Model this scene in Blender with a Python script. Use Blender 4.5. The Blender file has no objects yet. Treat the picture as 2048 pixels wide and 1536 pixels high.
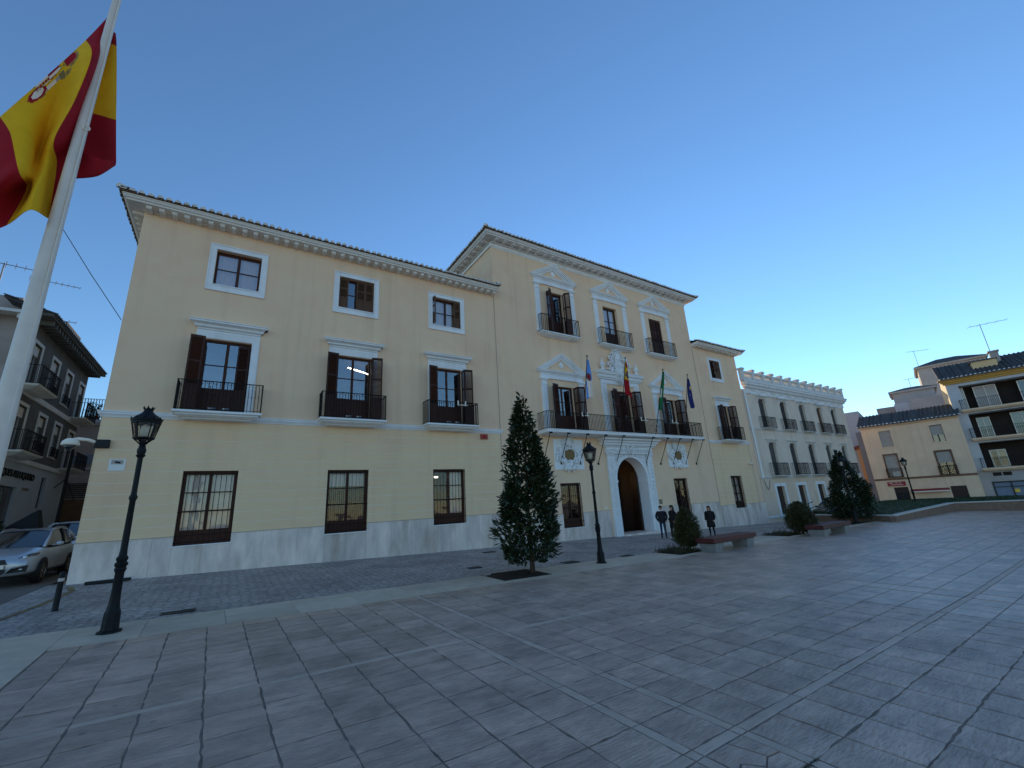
import bpy, bmesh, math, random
from mathutils import Vector, Matrix
PI = math.pi
RND = random.Random(11)
scene = bpy.context.scene
COL = scene.collection

# ---------------------------------------------------------------- camera, sky, sun, exposure
CAM_H = 2.12
def cam_axes(yaw, pitch, roll):
    cy, sy = math.cos(yaw), math.sin(yaw)
    f = Vector((sy*math.cos(pitch), cy*math.cos(pitch), math.sin(pitch)))
    r = Vector((cy, -sy, 0)); u = r.cross(f)
    c, s = math.cos(roll), math.sin(roll)
    return c*r+s*u, -s*r+c*u, f
_r, _u, _f = cam_axes(math.radians(33.28), math.radians(15.86), math.radians(-3.465))
cam_data = bpy.data.cameras.new('camera'); cam = bpy.data.objects.new('camera', cam_data); COL.objects.link(cam)
cam.matrix_world = Matrix(((_r.x, _u.x, -_f.x, 0), (_r.y, _u.y, -_f.y, 0), (_r.z, _u.z, -_f.z, CAM_H), (0, 0, 0, 1)))
cam_data.sensor_width = 36; cam_data.lens = 36*852/2048
cam_data.clip_start = .05; cam_data.clip_end = 3000
scene.camera = cam

SUN_AZ, SUN_EL = math.radians(30), math.radians(12.5)      # azimuth measured from +X towards +Y
world = bpy.data.worlds.new('World'); scene.world = world; world.use_nodes = True
wn = world.node_tree; bg = wn.nodes['Background']
sky = wn.nodes.new('ShaderNodeTexSky'); sky.sky_type = 'NISHITA'; sky.sun_disc = False
sky.sun_elevation = SUN_EL; sky.sun_rotation = PI/2-SUN_AZ
sky.altitude = 50; sky.air_density = 1.1; sky.dust_density = 0.0; sky.ozone_density = 4.5
wn.links.new(sky.outputs[0], bg.inputs[0]); bg.inputs[1].default_value = 0.15
sun_d = bpy.data.lights.new('sun', 'SUN'); sun_d.energy = 3.0; sun_d.angle = math.radians(.5); sun_d.color = (1, .80, .52)
sun = bpy.data.objects.new('sun', sun_d); COL.objects.link(sun); sun.location = (30, 30, 60)
sv = Vector((math.cos(SUN_EL)*math.cos(SUN_AZ), math.cos(SUN_EL)*math.sin(SUN_AZ), math.sin(SUN_EL)))
sun.rotation_euler = sv.to_track_quat('Z', 'Y').to_euler()
scene.view_settings.view_transform = 'Standard'; scene.view_settings.look = 'None'
scene.view_settings.exposure = 0.74; scene.view_settings.gamma = 1
scene.render.engine = 'CYCLES'
scene.cycles.max_bounces = 6; scene.cycles.transparent_max_bounces = 16

# ---------------------------------------------------------------- ground height of the sloping square
def gz(X, Y):
    z = .022*min(max(Y, -30), 24) - .0255*max(min(X, 14), -30)
    if X > 14:
        k = min(max((Y-12.5)/6.5, 0), 1)
        z -= .0255*(.35+.65*k)*(min(X, 60)-14)
    return z

# ---------------------------------------------------------------- materials
MATS = {}
def lk(nt, a, b): nt.links.new(a, b)
def base_mat(name):
    m = bpy.data.materials.new(name); m.use_nodes = True
    return m, m.node_tree, m.node_tree.nodes['Principled BSDF']
def warm(c): return (min(c[0]*1.20, .93), c[1]*.97, c[2]*.77)      # white balance against the blue skylight, put into the base colours
def nmat(name, c1, c2=None, scale=3.0, rough=.7, bump=0, bscale=30, spec=.4, metal=0, stretch=(1, 1, 1), rnd=0, stain=None, sscale=.5, samt=.5, coat=0, tone=None, lo=.35, hi=.65, streak=0, spots=0, keep=False):
    m, nt, p = base_mat(name); N = nt.nodes.new
    p.inputs['Roughness'].default_value = rough; p.inputs['Metallic'].default_value = metal
    p.inputs['Specular IOR Level'].default_value = spec
    p.inputs['Coat Weight'].default_value = coat; p.inputs['Coat Roughness'].default_value = .08
    c2 = c2 or c1
    if not keep: c1, c2, stain = warm(c1), warm(c2), warm(stain) if stain else None
    geo = N('ShaderNodeNewGeometry'); mp = N('ShaderNodeMapping'); mp.inputs['Scale'].default_value = stretch
    lk(nt, geo.outputs['Position'], mp.inputs[0])
    no = N('ShaderNodeTexNoise'); no.inputs['Scale'].default_value = scale; no.inputs['Detail'].default_value = 7; no.inputs['Roughness'].default_value = .62
    lk(nt, mp.outputs[0], no.inputs[0])
    cr = N('ShaderNodeMapRange'); cr.inputs[1].default_value = lo; cr.inputs[2].default_value = hi
    lk(nt, no.outputs[0], cr.inputs[0])
    mx = N('ShaderNodeMix'); mx.data_type = 'RGBA'; mx.inputs[6].default_value = (*c1, 1); mx.inputs[7].default_value = (*c2, 1)
    lk(nt, cr.outputs[0], mx.inputs[0]); out = mx.outputs[2]
    if stain:
        n2 = N('ShaderNodeTexNoise'); n2.inputs['Scale'].default_value = sscale; n2.inputs['Detail'].default_value = 5
        lk(nt, mp.outputs[0], n2.inputs[0])
        r2 = N('ShaderNodeMapRange'); r2.inputs[1].default_value = .5; r2.inputs[2].default_value = .75; r2.inputs[4].default_value = samt
        lk(nt, n2.outputs[0], r2.inputs[0])
        m2 = N('ShaderNodeMix'); m2.data_type = 'RGBA'; m2.inputs[7].default_value = (*stain, 1)
        lk(nt, r2.outputs[0], m2.inputs[0]); lk(nt, out, m2.inputs[6]); out = m2.outputs[2]
    if streak:                                       # rain streaks: noise drawn out vertically
        ms = N('ShaderNodeMapping'); ms.inputs['Scale'].default_value = (2.6, 2.6, .12); lk(nt, geo.outputs['Position'], ms.inputs[0])
        n4 = N('ShaderNodeTexNoise'); n4.inputs['Scale'].default_value = 1; n4.inputs['Detail'].default_value = 6; lk(nt, ms.outputs[0], n4.inputs[0])
        r4 = N('ShaderNodeMapRange'); r4.inputs[1].default_value = .52; r4.inputs[2].default_value = .78; r4.inputs[4].default_value = streak; lk(nt, n4.outputs[0], r4.inputs[0])
        m4 = N('ShaderNodeMix'); m4.data_type = 'RGBA'; m4.blend_type = 'MULTIPLY'; m4.inputs[7].default_value = (.62, .60, .57, 1); lk(nt, r4.outputs[0], m4.inputs[0]); lk(nt, out, m4.inputs[6]); out = m4.outputs[2]
    if spots:                                        # trodden gum, small stains and scuffs
        vo = N('ShaderNodeTexVoronoi'); vo.inputs['Scale'].default_value = 2.3; lk(nt, geo.outputs['Position'], vo.inputs[0])
        r5 = N('ShaderNodeMapRange'); r5.inputs[1].default_value = .05; r5.inputs[2].default_value = .085; r5.inputs[3].default_value = spots; r5.inputs[4].default_value = 0; lk(nt, vo.outputs['Distance'], r5.inputs[0])
        m5 = N('ShaderNodeMix'); m5.data_type = 'RGBA'; m5.blend_type = 'MULTIPLY'; m5.inputs[7].default_value = (.45, .44, .43, 1); lk(nt, r5.outputs[0], m5.inputs[0]); lk(nt, out, m5.inputs[6]); out = m5.outputs[2]
        n6 = N('ShaderNodeTexNoise'); n6.inputs['Scale'].default_value = 1.1; n6.inputs['Detail'].default_value = 8; n6.inputs['Roughness'].default_value = .7; lk(nt, geo.outputs['Position'], n6.inputs[0])
        r6 = N('ShaderNodeMapRange'); r6.inputs[1].default_value = .35; r6.inputs[2].default_value = .66; r6.inputs[3].default_value = .68; r6.inputs[4].default_value = 1.12; lk(nt, n6.outputs[0], r6.inputs[0])
        h6 = N('ShaderNodeHueSaturation'); lk(nt, r6.outputs[0], h6.inputs['Value']); lk(nt, out, h6.inputs['Color']); out = h6.outputs[0]
    if rnd or tone:
        hs = N('ShaderNodeHueSaturation'); mr = N('ShaderNodeMapRange')
        mr.inputs[3].default_value = 1-(rnd or .14); mr.inputs[4].default_value = 1+(rnd or .14)
        if tone:
            at = N('ShaderNodeAttribute'); at.attribute_name = 'tone'; lk(nt, at.outputs['Fac'], mr.inputs[0])
        else:
            oi = N('ShaderNodeObjectInfo'); lk(nt, oi.outputs['Random'], mr.inputs[0])
        lk(nt, mr.outputs[0], hs.inputs['Value']); lk(nt, out, hs.inputs['Color']); out = hs.outputs[0]
    lk(nt, out, p.inputs['Base Color'])
    if bump:
        n3 = N('ShaderNodeTexNoise'); n3.inputs['Scale'].default_value = bscale; n3.inputs['Detail'].default_value = 5
        lk(nt, mp.outputs[0], n3.inputs[0])
        b = N('ShaderNodeBump'); b.inputs['Strength'].default_value = min(bump, 1); b.inputs['Distance'].default_value = .02 if bump < 1 else .03
        lk(nt, n3.outputs[0], b.inputs['Height']); lk(nt, b.outputs[0], p.inputs['Normal'])
    MATS[name] = m; return m
def emat(name, col, s):
    m, nt, p = base_mat(name); p.inputs['Base Color'].default_value = (*col, 1)
    p.inputs['Emission Color'].default_value = (*col, 1); p.inputs['Emission Strength'].default_value = s
    MATS[name] = m; return m
def gmat(name, refl, tint=(1, 1, 1), rough=.01, ior=1.5, grad=0):
    m = bpy.data.materials.new(name); m.use_nodes = True; nt = m.node_tree; N = nt.nodes.new
    nt.nodes.remove(nt.nodes['Principled BSDF']); o = nt.nodes['Material Output']
    g = N('ShaderNodeBsdfGlossy'); g.inputs['Roughness'].default_value = rough
    t = N('ShaderNodeBsdfTransparent'); t.inputs[0].default_value = (*tint, 1)
    fr = N('ShaderNodeFresnel'); fr.inputs[0].default_value = ior
    ge = N('ShaderNodeNewGeometry'); nz = N('ShaderNodeTexNoise'); nz.inputs['Scale'].default_value = 2.2; nz.inputs['Detail'].default_value = 1; lk(nt, ge.outputs['Position'], nz.inputs[0])
    bp = N('ShaderNodeBump'); bp.inputs['Strength'].default_value = .25; bp.inputs['Distance'].default_value = .02; lk(nt, nz.outputs[0], bp.inputs['Height']); lk(nt, bp.outputs[0], g.inputs['Normal'])
    mr = N('ShaderNodeMapRange'); mr.inputs[3].default_value = refl; mr.inputs[4].default_value = 1
    lk(nt, fr.outputs[0], mr.inputs[0])
    mx = N('ShaderNodeMixShader'); lk(nt, mr.outputs[0], mx.inputs[0]); lk(nt, t.outputs[0], mx.inputs[1]); lk(nt, g.outputs[0], mx.inputs[2])
    lk(nt, mx.outputs[0], o.inputs[0]); MATS[name] = m; return m

nmat('plaster', (.88, .665, .53), (.84, .63, .50), 1.4, .85, .12, 90, .2, stain=(.70, .525, .43), sscale=.35, samt=.6, streak=.3)
nmat('plaster_low', (.90, .675, .50), (.86, .64, .475), 1.4, .85, .10, 90, .2, stain=(.72, .53, .42), sscale=.4, samt=.6, streak=.28)
nmat('joint_white', (.93, .76, .58), (.88, .71, .54), 4, .85, keep=True)
nmat('trim', (.92, .89, .85), (.86, .83, .79), 2, .7, .06, 60, .3, stain=(.7, .67, .62), sscale=.7, samt=.3, streak=.35, keep=True)
nmat('stucco', (.92, .89, .85), (.84, .81, .77), 6, .7, .25, 70, .3, keep=True)
nmat('cornice_stone', (.88, .82, .74), (.82, .76, .68), 3, .8, .1, 60, .2, keep=True)
nmat('marble', (.74, .74, .78), (.55, .55, .585), 2.2, .42, .05, 20, .4, stretch=(1.3, 1, .4), rnd=.16, stain=(.40, .36, .32), sscale=1.3, samt=.85, streak=.4)
nmat('marble_cap', (.42, .41, .40), None, 3, .6)
nmat('wood', (.066, .024, .014), (.034, .013, .009), 9, .5, .15, 60, .25, stretch=(5, 5, .6), rnd=.32)
nmat('wood_old', (.13, .075, .045), (.07, .042, .028), 9, .65, .2, 60, .3, stretch=(5, 5, .6), rnd=.15)
nmat('iron', (.008, .008, .009), (.013, .013, .014), 10, .6, .1, 60, .15)
nmat('lamp_iron', (.009, .011, .014), (.005, .007, .009), 8, .5, .15, 50, .22)
nmat('tile', (.20, .145, .11), (.11, .085, .07), 7, .85, .3, 40, .2, rnd=.25)
nmat('tile_end', (.84, .79, .72), (.68, .63, .56), 9, .85, .2, 40, .2, rnd=.15, keep=True)
nmat('room', (.05, .045, .04), (.035, .03, .03), 2, .9)
nmat('curtain', (.78, .80, .84), (.68, .70, .74), 3, .9, stretch=(8, 8, .3))
nmat('curtain_warm', (.74, .66, .64), (.64, .57, .55), 3, .9, stretch=(8, 8, .3))
gmat('glass', .34); gmat('glass_clear', .06); gmat('lamp_glass', .10, (.93, .94, .92), .12)
nmat('slab', (.55, .445, .415), (.40, .325, .305), 3.2, .46, 1.0, 13, .42, stretch=(.7, 2.4, 1), rnd=.13, stain=(.30, .275, .275), sscale=.8, samt=.5, spots=.6)
nmat('slab_far', (.55, .445, .415), (.40, .325, .305), 3.2, .34, .9, 13, .5, stretch=(.7, 2.4, 1), tone=1, stain=(.30, .275, .275), sscale=.8, samt=.5, spots=.6)
nmat('band', (.52, .44, .41), (.42, .36, .335), 3.4, .62, .3, 40, .4, rnd=.1)
nmat('band_far', (.52, .44, .41), (.42, .36, .335), 3.4, .6, .3, 40, .4, tone=1)
nmat('granite', (.56, .52, .465), (.47, .44, .395), 3.2, .65, .2, 60, .4, rnd=.1, stain=(.33, .31, .29), sscale=.6, samt=.5)
nmat('mortar', (.26, .23, .22), (.15, .135, .13), 6, .9, .3, 50, .2)
nmat('asphalt', (.17, .165, .165), (.13, .127, .128), 5, .85, .4, 120, .3, stain=(.20, .195, .19), sscale=.4, samt=.5)
nmat('yellow_paint', (.30, .21, .075), (.10, .095, .085), 3, .8, lo=.42, hi=.6)
nmat('soil', (.045, .033, .024), (.025, .019, .014), 14, .95, .6, 30, .2)
nmat('leaf', (.030, .055, .026), (.016, .032, .016), 5, .27, 0, 30, .5, lo=.3, hi=.7)
nmat('leaf_back', (.050, .042, .022), (.03, .04, .02), 5, .6)
nmat('bush_leaf', (.085, .085, .030), (.035, .045, .018), 6, .5)
nmat('bark', (.10, .08, .062), (.05, .04, .032), 12, .9, .5, 40, .2, stretch=(3, 3, 1))
nmat('grass', (.030, .058, .018), (.018, .038, .012), 6, .9)
nmat('bench_wood', (.095, .020, .020), (.06, .014, .015), 8, .5, .15, 60, .4, stretch=(.6, 5, 5), rnd=.2)
nmat('concrete', (.30, .275, .25), (.23, .21, .195), 4, .8, .25, 60, .3, keep=True)
nmat('pole_white', (.72, .73, .74), (.64, .65, .66), 4, .35, .05, 120, .5)
nmat('white', (.8, .8, .8)); nmat('black', (.008, .008, .009), None, 3, .6); nmat('dark_metal', (.03, .03, .032), None, 3, .5)
nmat('red_box', (.30, .035, .035), None, 3, .4); nmat('brass', (.30, .27, .20), (.2, .18, .14), 30, .5)
nmat('bronze', (.16, .12, .06), (.07, .06, .04), 7, .35, .4, 14, .5, metal=.7)
nmat('flag_red', (.34, .010, .022), (.28, .008, .02), 5, .8, .1, 300, .2)
nmat('flag_yellow', (.78, .50, .015), (.70, .44, .012), 5, .8, .1, 300, .2)
nmat('flag_blue', (.16, .36, .80), (.14, .33, .74), 5, .8, keep=True); nmat('flag_white', (.78, .78, .82), None, 5, .8)
nmat('flag_green', (.012, .19, .075), (.010, .15, .06), 5, .8); nmat('flag_navy', (.015, .03, .20), (.012, .025, .17), 5, .8)
nmat('star_yellow', (.8, .6, .08)); nmat('crest_dark', (.12, .08, .10)); nmat('crest_grey', (.34, .36, .36)); nmat('crest_gold', (.42, .27, .04)); nmat('crest_olive', (.20, .17, .06))
nmat('skin', (.50, .30, .21), (.44, .26, .18), 12, .55); nmat('hair', (.012, .009, .008), None, 20, .5); nmat('hair_brown', (.05, .025, .015), None, 20, .5)
nmat('navy_coat', (.013, .014, .022), (.009, .010, .015), 8, .85, .2, 80); nmat('black_coat', (.009, .009, .011), (.006, .006, .007), 8, .85, .2, 80)
nmat('jeans', (.035, .055, .11), (.022, .035, .075), 12, .9, .2, 90); nmat('shoe', (.012, .011, .010), None, 5, .5); nmat('shoe_white', (.6, .6, .6), None, 5, .5)
nmat('sole', (.05, .05, .05))
nmat('car_silver', (.50, .51, .54), (.47, .48, .51), 40, .25, 0, 30, .5, metal=.35, coat=.8, keep=True); nmat('car_white', (.7, .7, .7), None, 4, .3, coat=.5, keep=True)
nmat('car_dark', (.012, .015, .022), None, 4, .25, coat=.6)
nmat('car_glass', (.010, .014, .02), None, 4, .05, 0, 30, .8, coat=.6); nmat('rubber', (.012, .012, .013), None, 9, .8); nmat('rim', (.35, .36, .38), None, 4, .3, metal=.8)
nmat('headlight', (.10, .105, .115), (.05, .055, .06), 9, .12, 0, 30, .6, coat=.8, keep=True); nmat('chrome', (.75, .76, .78), None, 9, .15, 0, 30, .6, metal=.8, keep=True); nmat('car_plastic', (.015, .015, .017), None, 4, .55)
nmat('old_wall', (.165, .15, .13), (.125, .115, .10), 1.2, .9, .25, 30, .2, stain=(.12, .105, .085), sscale=.5, samt=.6, keep=True)
nmat('old_pink', (.42, .34, .29), (.35, .28, .24), 1, .9, .2, 40, .2, stain=(.30, .23, .18), sscale=.5, samt=.6, keep=True)
nmat('old_white', (.50, .51, .53), (.44, .45, .47), 1.2, .85, .1, 40, .2, keep=True)
nmat('old_trim', (.80, .75, .68), (.70, .65, .58), 3, .85, keep=True, streak=.4)
nmat('neighbour', (.74, .72, .70), (.68, .66, .64), 1.1, .88, .15, 50, .2, stain=(.58, .54, .50), sscale=.45, samt=.6, streak=.6)
nmat('neighbour_low', (.72, .66, .60), (.66, .60, .54), 1.1, .88, .15, 50, .2, stain=(.50, .42, .33), sscale=.8, samt=.6)
nmat('cream', (.76, .65, .53), (.70, .59, .48), 1, .88, .12, 50, .2, stain=(.62, .54, .44), sscale=.4, samt=.5, streak=.4)
nmat('apt_white', (.62, .58, .55), (.54, .51, .49), .8, .88, .12, 50, .2, stain=(.42, .42, .45), sscale=.5, samt=.5, keep=True)
nmat('apt_lit', (.70, .58, .36), (.64, .52, .32), 1, .88); nmat('ochre', (.52, .36, .10), (.46, .31, .09), 3, .8)  # apt_lit: apartment wall yellowed, low sunlight put into the colour
nmat('tan', (.46, .40, .36), (.40, .35, .31), 1, .9, .15, 30, .2, stain=(.28, .22, .17), sscale=.3, samt=.5, keep=True)
nmat('grey_wall', (.42, .42, .43), (.37, .37, .38), 1, .9, keep=True); nmat('orange_wall', (.52, .34, .18), None, 2, .9); nmat('bluegrey', (.20, .23, .28), None, 2, .8, keep=True)
nmat('brown_trim', (.20, .12, .085), (.15, .09, .065), 4, .8); nmat('brown_door', (.040, .022, .016), (.028, .016, .012), 6, .6, stretch=(6, 6, 1))
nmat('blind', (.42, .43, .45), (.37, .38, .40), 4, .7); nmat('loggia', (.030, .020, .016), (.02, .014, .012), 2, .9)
nmat('sign_red', (.30, .020, .025), None, 4, .5); nmat('awning_red', (.20, .025, .03), None, 4, .8); nmat('dark_cover', (.006, .006, .007), None, 4, .8)
nmat('roof_old', (.13, .115, .105), (.065, .06, .055), 5, .9, .3, 30, .2, rnd=.3, keep=True)
nmat('terracotta', (.26, .09, .045), (.18, .065, .035), 6, .8)
nmat('reflect_band', (.5, .5, .52), None, 5, .4)
nmat('garage', (.12, .062, .02), (.08, .045, .018), 3, .6)
nmat('bed_brown', (.22, .165, .135), (.16, .12, .10), 3, .85, .3, 30)
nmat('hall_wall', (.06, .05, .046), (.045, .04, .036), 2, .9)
nmat('coping', (.62, .56, .49), (.52, .47, .41), 4, .8, .2, 60, .3, keep=True)
nmat('earth', (.40, .34, .29), (.32, .27, .23), .05, .95)
nmat('metal_grey', (.22, .22, .23), None, 5, .5, metal=.6)
emat('tube_light', (1, .9, .72), 5.0); emat('sconce_glow', (1, .62, .25), 9.0)

def cobble_mat():
    m, nt, p = base_mat('setts'); N = nt.nodes.new
    geo = N('ShaderNodeNewGeometry'); mp = N('ShaderNodeMapping'); mp.inputs['Rotation'].default_value = (0, 0, .0)
    lk(nt, geo.outputs['Position'], mp.inputs[0])
    mp.inputs['Scale'].default_value = (5.2, 9.5, 1)
    nw = N('ShaderNodeTexNoise'); nw.inputs['Scale'].default_value = 2; lk(nt, geo.outputs['Position'], nw.inputs[0])
    va = N('ShaderNodeMix'); va.data_type = 'VECTOR'; va.inputs[0].default_value = .12
    lk(nt, mp.outputs[0], va.inputs[4]); lk(nt, nw.outputs[1], va.inputs[5])
    vo = N('ShaderNodeTexVoronoi'); vo.voronoi_dimensions = '2D'; vo.inputs['Scale'].default_value = 1; vo.inputs['Randomness'].default_value = .75; lk(nt, va.outputs[1], vo.inputs[0])
    ve = N('ShaderNodeTexVoronoi'); ve.voronoi_dimensions = '2D'; ve.feature = 'DISTANCE_TO_EDGE'; ve.inputs['Scale'].default_value = 1; ve.inputs['Randomness'].default_value = .75; lk(nt, va.outputs[1], ve.inputs[0])
    ed = N('ShaderNodeMapRange'); ed.inputs[1].default_value = .02; ed.inputs[2].default_value = .16; lk(nt, ve.outputs[0], ed.inputs[0])
    sp = N('ShaderNodeSeparateColor'); lk(nt, vo.outputs['Color'], sp.inputs[0])
    c1 = N('ShaderNodeMix'); c1.data_type = 'RGBA'; c1.inputs[6].default_value = (.36, .285, .24, 1); c1.inputs[7].default_value = (.56, .455, .39, 1); lk(nt, sp.outputs[0], c1.inputs[0])
    br = N('ShaderNodeMix'); br.data_type = 'RGBA'; br.inputs[6].default_value = (.24, .195, .165, 1); lk(nt, ed.outputs[0], br.inputs[0]); lk(nt, c1.outputs[2], br.inputs[7])
    no = N('ShaderNodeTexNoise'); no.inputs['Scale'].default_value = .7; no.inputs['Detail'].default_value = 6; lk(nt, geo.outputs['Position'], no.inputs[0])
    mr = N('ShaderNodeMapRange'); mr.inputs[1].default_value = .3; mr.inputs[2].default_value = .7; mr.inputs[3].default_value = .72; mr.inputs[4].default_value = 1.2
    lk(nt, no.outputs[0], mr.inputs[0])
    hs = N('ShaderNodeHueSaturation'); lk(nt, br.outputs[2], hs.inputs['Color']); lk(nt, mr.outputs[0], hs.inputs['Value']); lk(nt, hs.outputs[0], p.inputs['Base Color'])
    p.inputs['Roughness'].default_value = .6; p.inputs['Specular IOR Level'].default_value = .4
    n3 = N('ShaderNodeTexNoise'); n3.inputs['Scale'].default_value = 22; lk(nt, geo.outputs['Position'], n3.inputs[0])
    ad = N('ShaderNodeMath'); ad.operation = 'MULTIPLY_ADD'; ad.inputs[1].default_value = 1.1; lk(nt, ed.outputs[0], ad.inputs[0]); lk(nt, n3.outputs[0], ad.inputs[2])
    b = N('ShaderNodeBump'); b.inputs['Strength'].default_value = .8; b.inputs['Distance'].default_value = .02
    lk(nt, ad.outputs[0], b.inputs['Height']); lk(nt, b.outputs[0], p.inputs['Normal']); MATS['setts'] = m
cobble_mat()

# ---------------------------------------------------------------- mesh helpers
OFF = Vector((0, 0, 0))
def set_off(v):
    global OFF
    OFF = Vector(v)
class MB:
    def __init__(s): s.v = []; s.f = []; s.m = []
    def add(s, vs, fs, mi=0):
        b = len(s.v); s.v += [tuple(v) for v in vs]
        for f in fs: s.f.append(tuple(b+i for i in f)); s.m.append(mi)
    def quad(s, *p, mi=0): s.add(p, [tuple(range(len(p)))], mi)
    def box(s, x0, x1, y0, y1, z0, z1, mi=0):
        s.add([(x0, y0, z0), (x1, y0, z0), (x1, y1, z0), (x0, y1, z0), (x0, y0, z1), (x1, y0, z1), (x1, y1, z1), (x0, y1, z1)],
              [(0, 3, 2, 1), (4, 5, 6, 7), (0, 1, 5, 4), (1, 2, 6, 5), (2, 3, 7, 6), (3, 0, 4, 7)], mi)
    def fb(s, x0, x1, z0, z1, p0, p1, mi=0): s.box(x0, x1, -p1, -p0, z0, z1, mi)      # on a facade: p = metres proud of the wall
    def prism(s, pts, y0, y1, mi=0):            # polygon in xz pushed along y
        n = len(pts); v = [(x, y0, z) for x, z in pts]+[(x, y1, z) for x, z in pts]
        s.add(v, [tuple(range(n)), tuple(range(2*n-1, n-1, -1))]+[(i, i+n, (i+1) % n+n, (i+1) % n) for i in range(n)], mi)
    def profile(s, prof, x0, x1, mi=0, ret=True):       # moulding: (p, z) profile run along x, with mitred returns to the wall
        n = len(prof); v = []
        for x, sg in ((x0, -1), (x1, 1)):
            v += [(x+(sg*p if ret else 0), -p, z) for p, z in prof]
        f = [(i, i+1, i+1+n, i+n) for i in range(n-1)]
        s.add(v, f+[tuple(range(n))[::-1], tuple(range(n, 2*n))], mi)
        if ret:
            for k, x in ((0, x0), (n, x1)):
                b = len(s.v); s.v += [(x if p == 0 else (v[k+i][0]), 0, z) for i, (p, z) in enumerate(prof)]
                off = b-2*n
                for i in range(n-1):
                    s.f.append((off+k+i, off+k+i+1, b+i+1, b+i)); s.m.append(mi)
    def tube(s, pts, r, n=6, mi=0, cap=True):
        pts = [Vector(p) for p in pts]; N = len(pts); rs = r if isinstance(r, (list, tuple)) else [r]*N
        b = len(s.v); up = None
        for i, p in enumerate(pts):
            d = (pts[min(i+1, N-1)]-pts[max(i-1, 0)]).normalized()
            if up is None or abs(d.dot(up)) > .98: up = Vector((0, 0, 1)) if abs(d.z) < .9 else Vector((1, 0, 0))
            a = d.cross(up).normalized(); c = a.cross(d); up = c
            for k in range(n):
                t = 2*PI*k/n; s.v.append(tuple(p+(a*math.cos(t)+c*math.sin(t))*rs[i]))
        for i in range(N-1):
            for k in range(n):
                s.f.append((b+i*n+k, b+i*n+(k+1) % n, b+(i+1)*n+(k+1) % n, b+(i+1)*n+k)); s.m.append(mi)
        if cap:
            s.f.append(tuple(b+k for k in range(n))[::-1]); s.m.append(mi)
            s.f.append(tuple(b+(N-1)*n+k for k in range(n))); s.m.append(mi)
    def lathe(s, prof, c=(0, 0, 0), n=16, mi=0, sx=1, sy=1, rot=0):
        b = len(s.v); N = len(prof)
        for r, z in prof:
            for k in range(n):
                t = 2*PI*k/n+rot; s.v.append((c[0]+sx*r*math.cos(t), c[1]+sy*r*math.sin(t), c[2]+z))
        for i in range(N-1):
            for k in range(n):
                s.f.append((b+i*n+k, b+i*n+(k+1) % n, b+(i+1)*n+(k+1) % n, b+(i+1)*n+k)); s.m.append(mi)
        s.f.append(tuple(b+k for k in range(n))[::-1]); s.m.append(mi)
        s.f.append(tuple(b+(N-1)*n+k for k in range(n))); s.m.append(mi)
    def blob(s, c, rx, ry, rz, mi=0, n=8, m=5):
        prof = [(max(math.sin(PI*i/m), .02), -math.cos(PI*i/m)*rz) for i in range(m+1)]
        s.lathe(prof, c, n, mi, rx, ry)
    def mesh(s, name, mats, smooth=False, fix=True):
        me = bpy.data.meshes.new(name)
        me.from_pydata([(x-OFF.x, y-OFF.y, z-OFF.z) for x, y, z in s.v], [], s.f)
        for m in (mats if isinstance(mats, (list, tuple)) else [mats]): me.materials.append(MATS[m])
        if any(s.m): me.polygons.foreach_set('material_index', s.m)
        if fix:
            bm = bmesh.new(); bm.from_mesh(me); bmesh.ops.recalc_face_normals(bm, faces=bm.faces); bm.to_mesh(me); bm.free()
        if smooth: me.polygons.foreach_set('use_smooth', [True]*len(me.polygons))
        me.update(); return me
    def build(s, name, mats, parent=None, smooth=False, fix=True, bevel=0, auto=None):
        o = link(name, s.mesh(name, mats, smooth, fix), parent)
        if bevel:
            bv = o.modifiers.new('bevel', 'BEVEL'); bv.width = bevel; bv.segments = 2; bv.limit_method = 'ANGLE'; bv.angle_limit = .7
        if auto: o.data.set_sharp_from_angle(angle=auto)
        return o
def link(name, me, parent=None, loc=None, rot=None):
    o = bpy.data.objects.new(name, me); COL.objects.link(o)
    if parent is not None: o.parent = parent
    if loc is not None: o.location = loc
    if rot is not None: o.rotation_euler = rot
    return o
def tag(o, label, cat, group=None):
    o['label'] = label; o['category'] = cat
    if group: o['group'] = group
    return o
def thing(name, label, cat, loc=(0, 0, 0), rz=0, group=None):
    o = bpy.data.objects.new(name, None); COL.objects.link(o); o.location = loc; o.rotation_euler = (0, 0, rz)
    o.empty_display_size = .2
    return tag(o, label, cat, group)
def struct(o): o['kind'] = 'structure'; return o
def copy_tree(o, parent=None):
    c = o.copy(); COL.objects.link(c)
    if parent is not None: c.parent = parent
    for ch in list(o.children): copy_tree(ch, c)
    return c
def text_mesh(txt, size, depth=.01):
    cu = bpy.data.curves.new('t', 'FONT'); cu.body = txt; cu.size = size; cu.extrude = depth; cu.align_x = 'CENTER'; cu.resolution_u = 3
    o = bpy.data.objects.new('t', cu); COL.objects.link(o); bpy.context.view_layer.update()
    me = bpy.data.meshes.new_from_object(o.evaluated_get(bpy.context.evaluated_depsgraph_get()))
    bpy.data.objects.remove(o); return me
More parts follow.
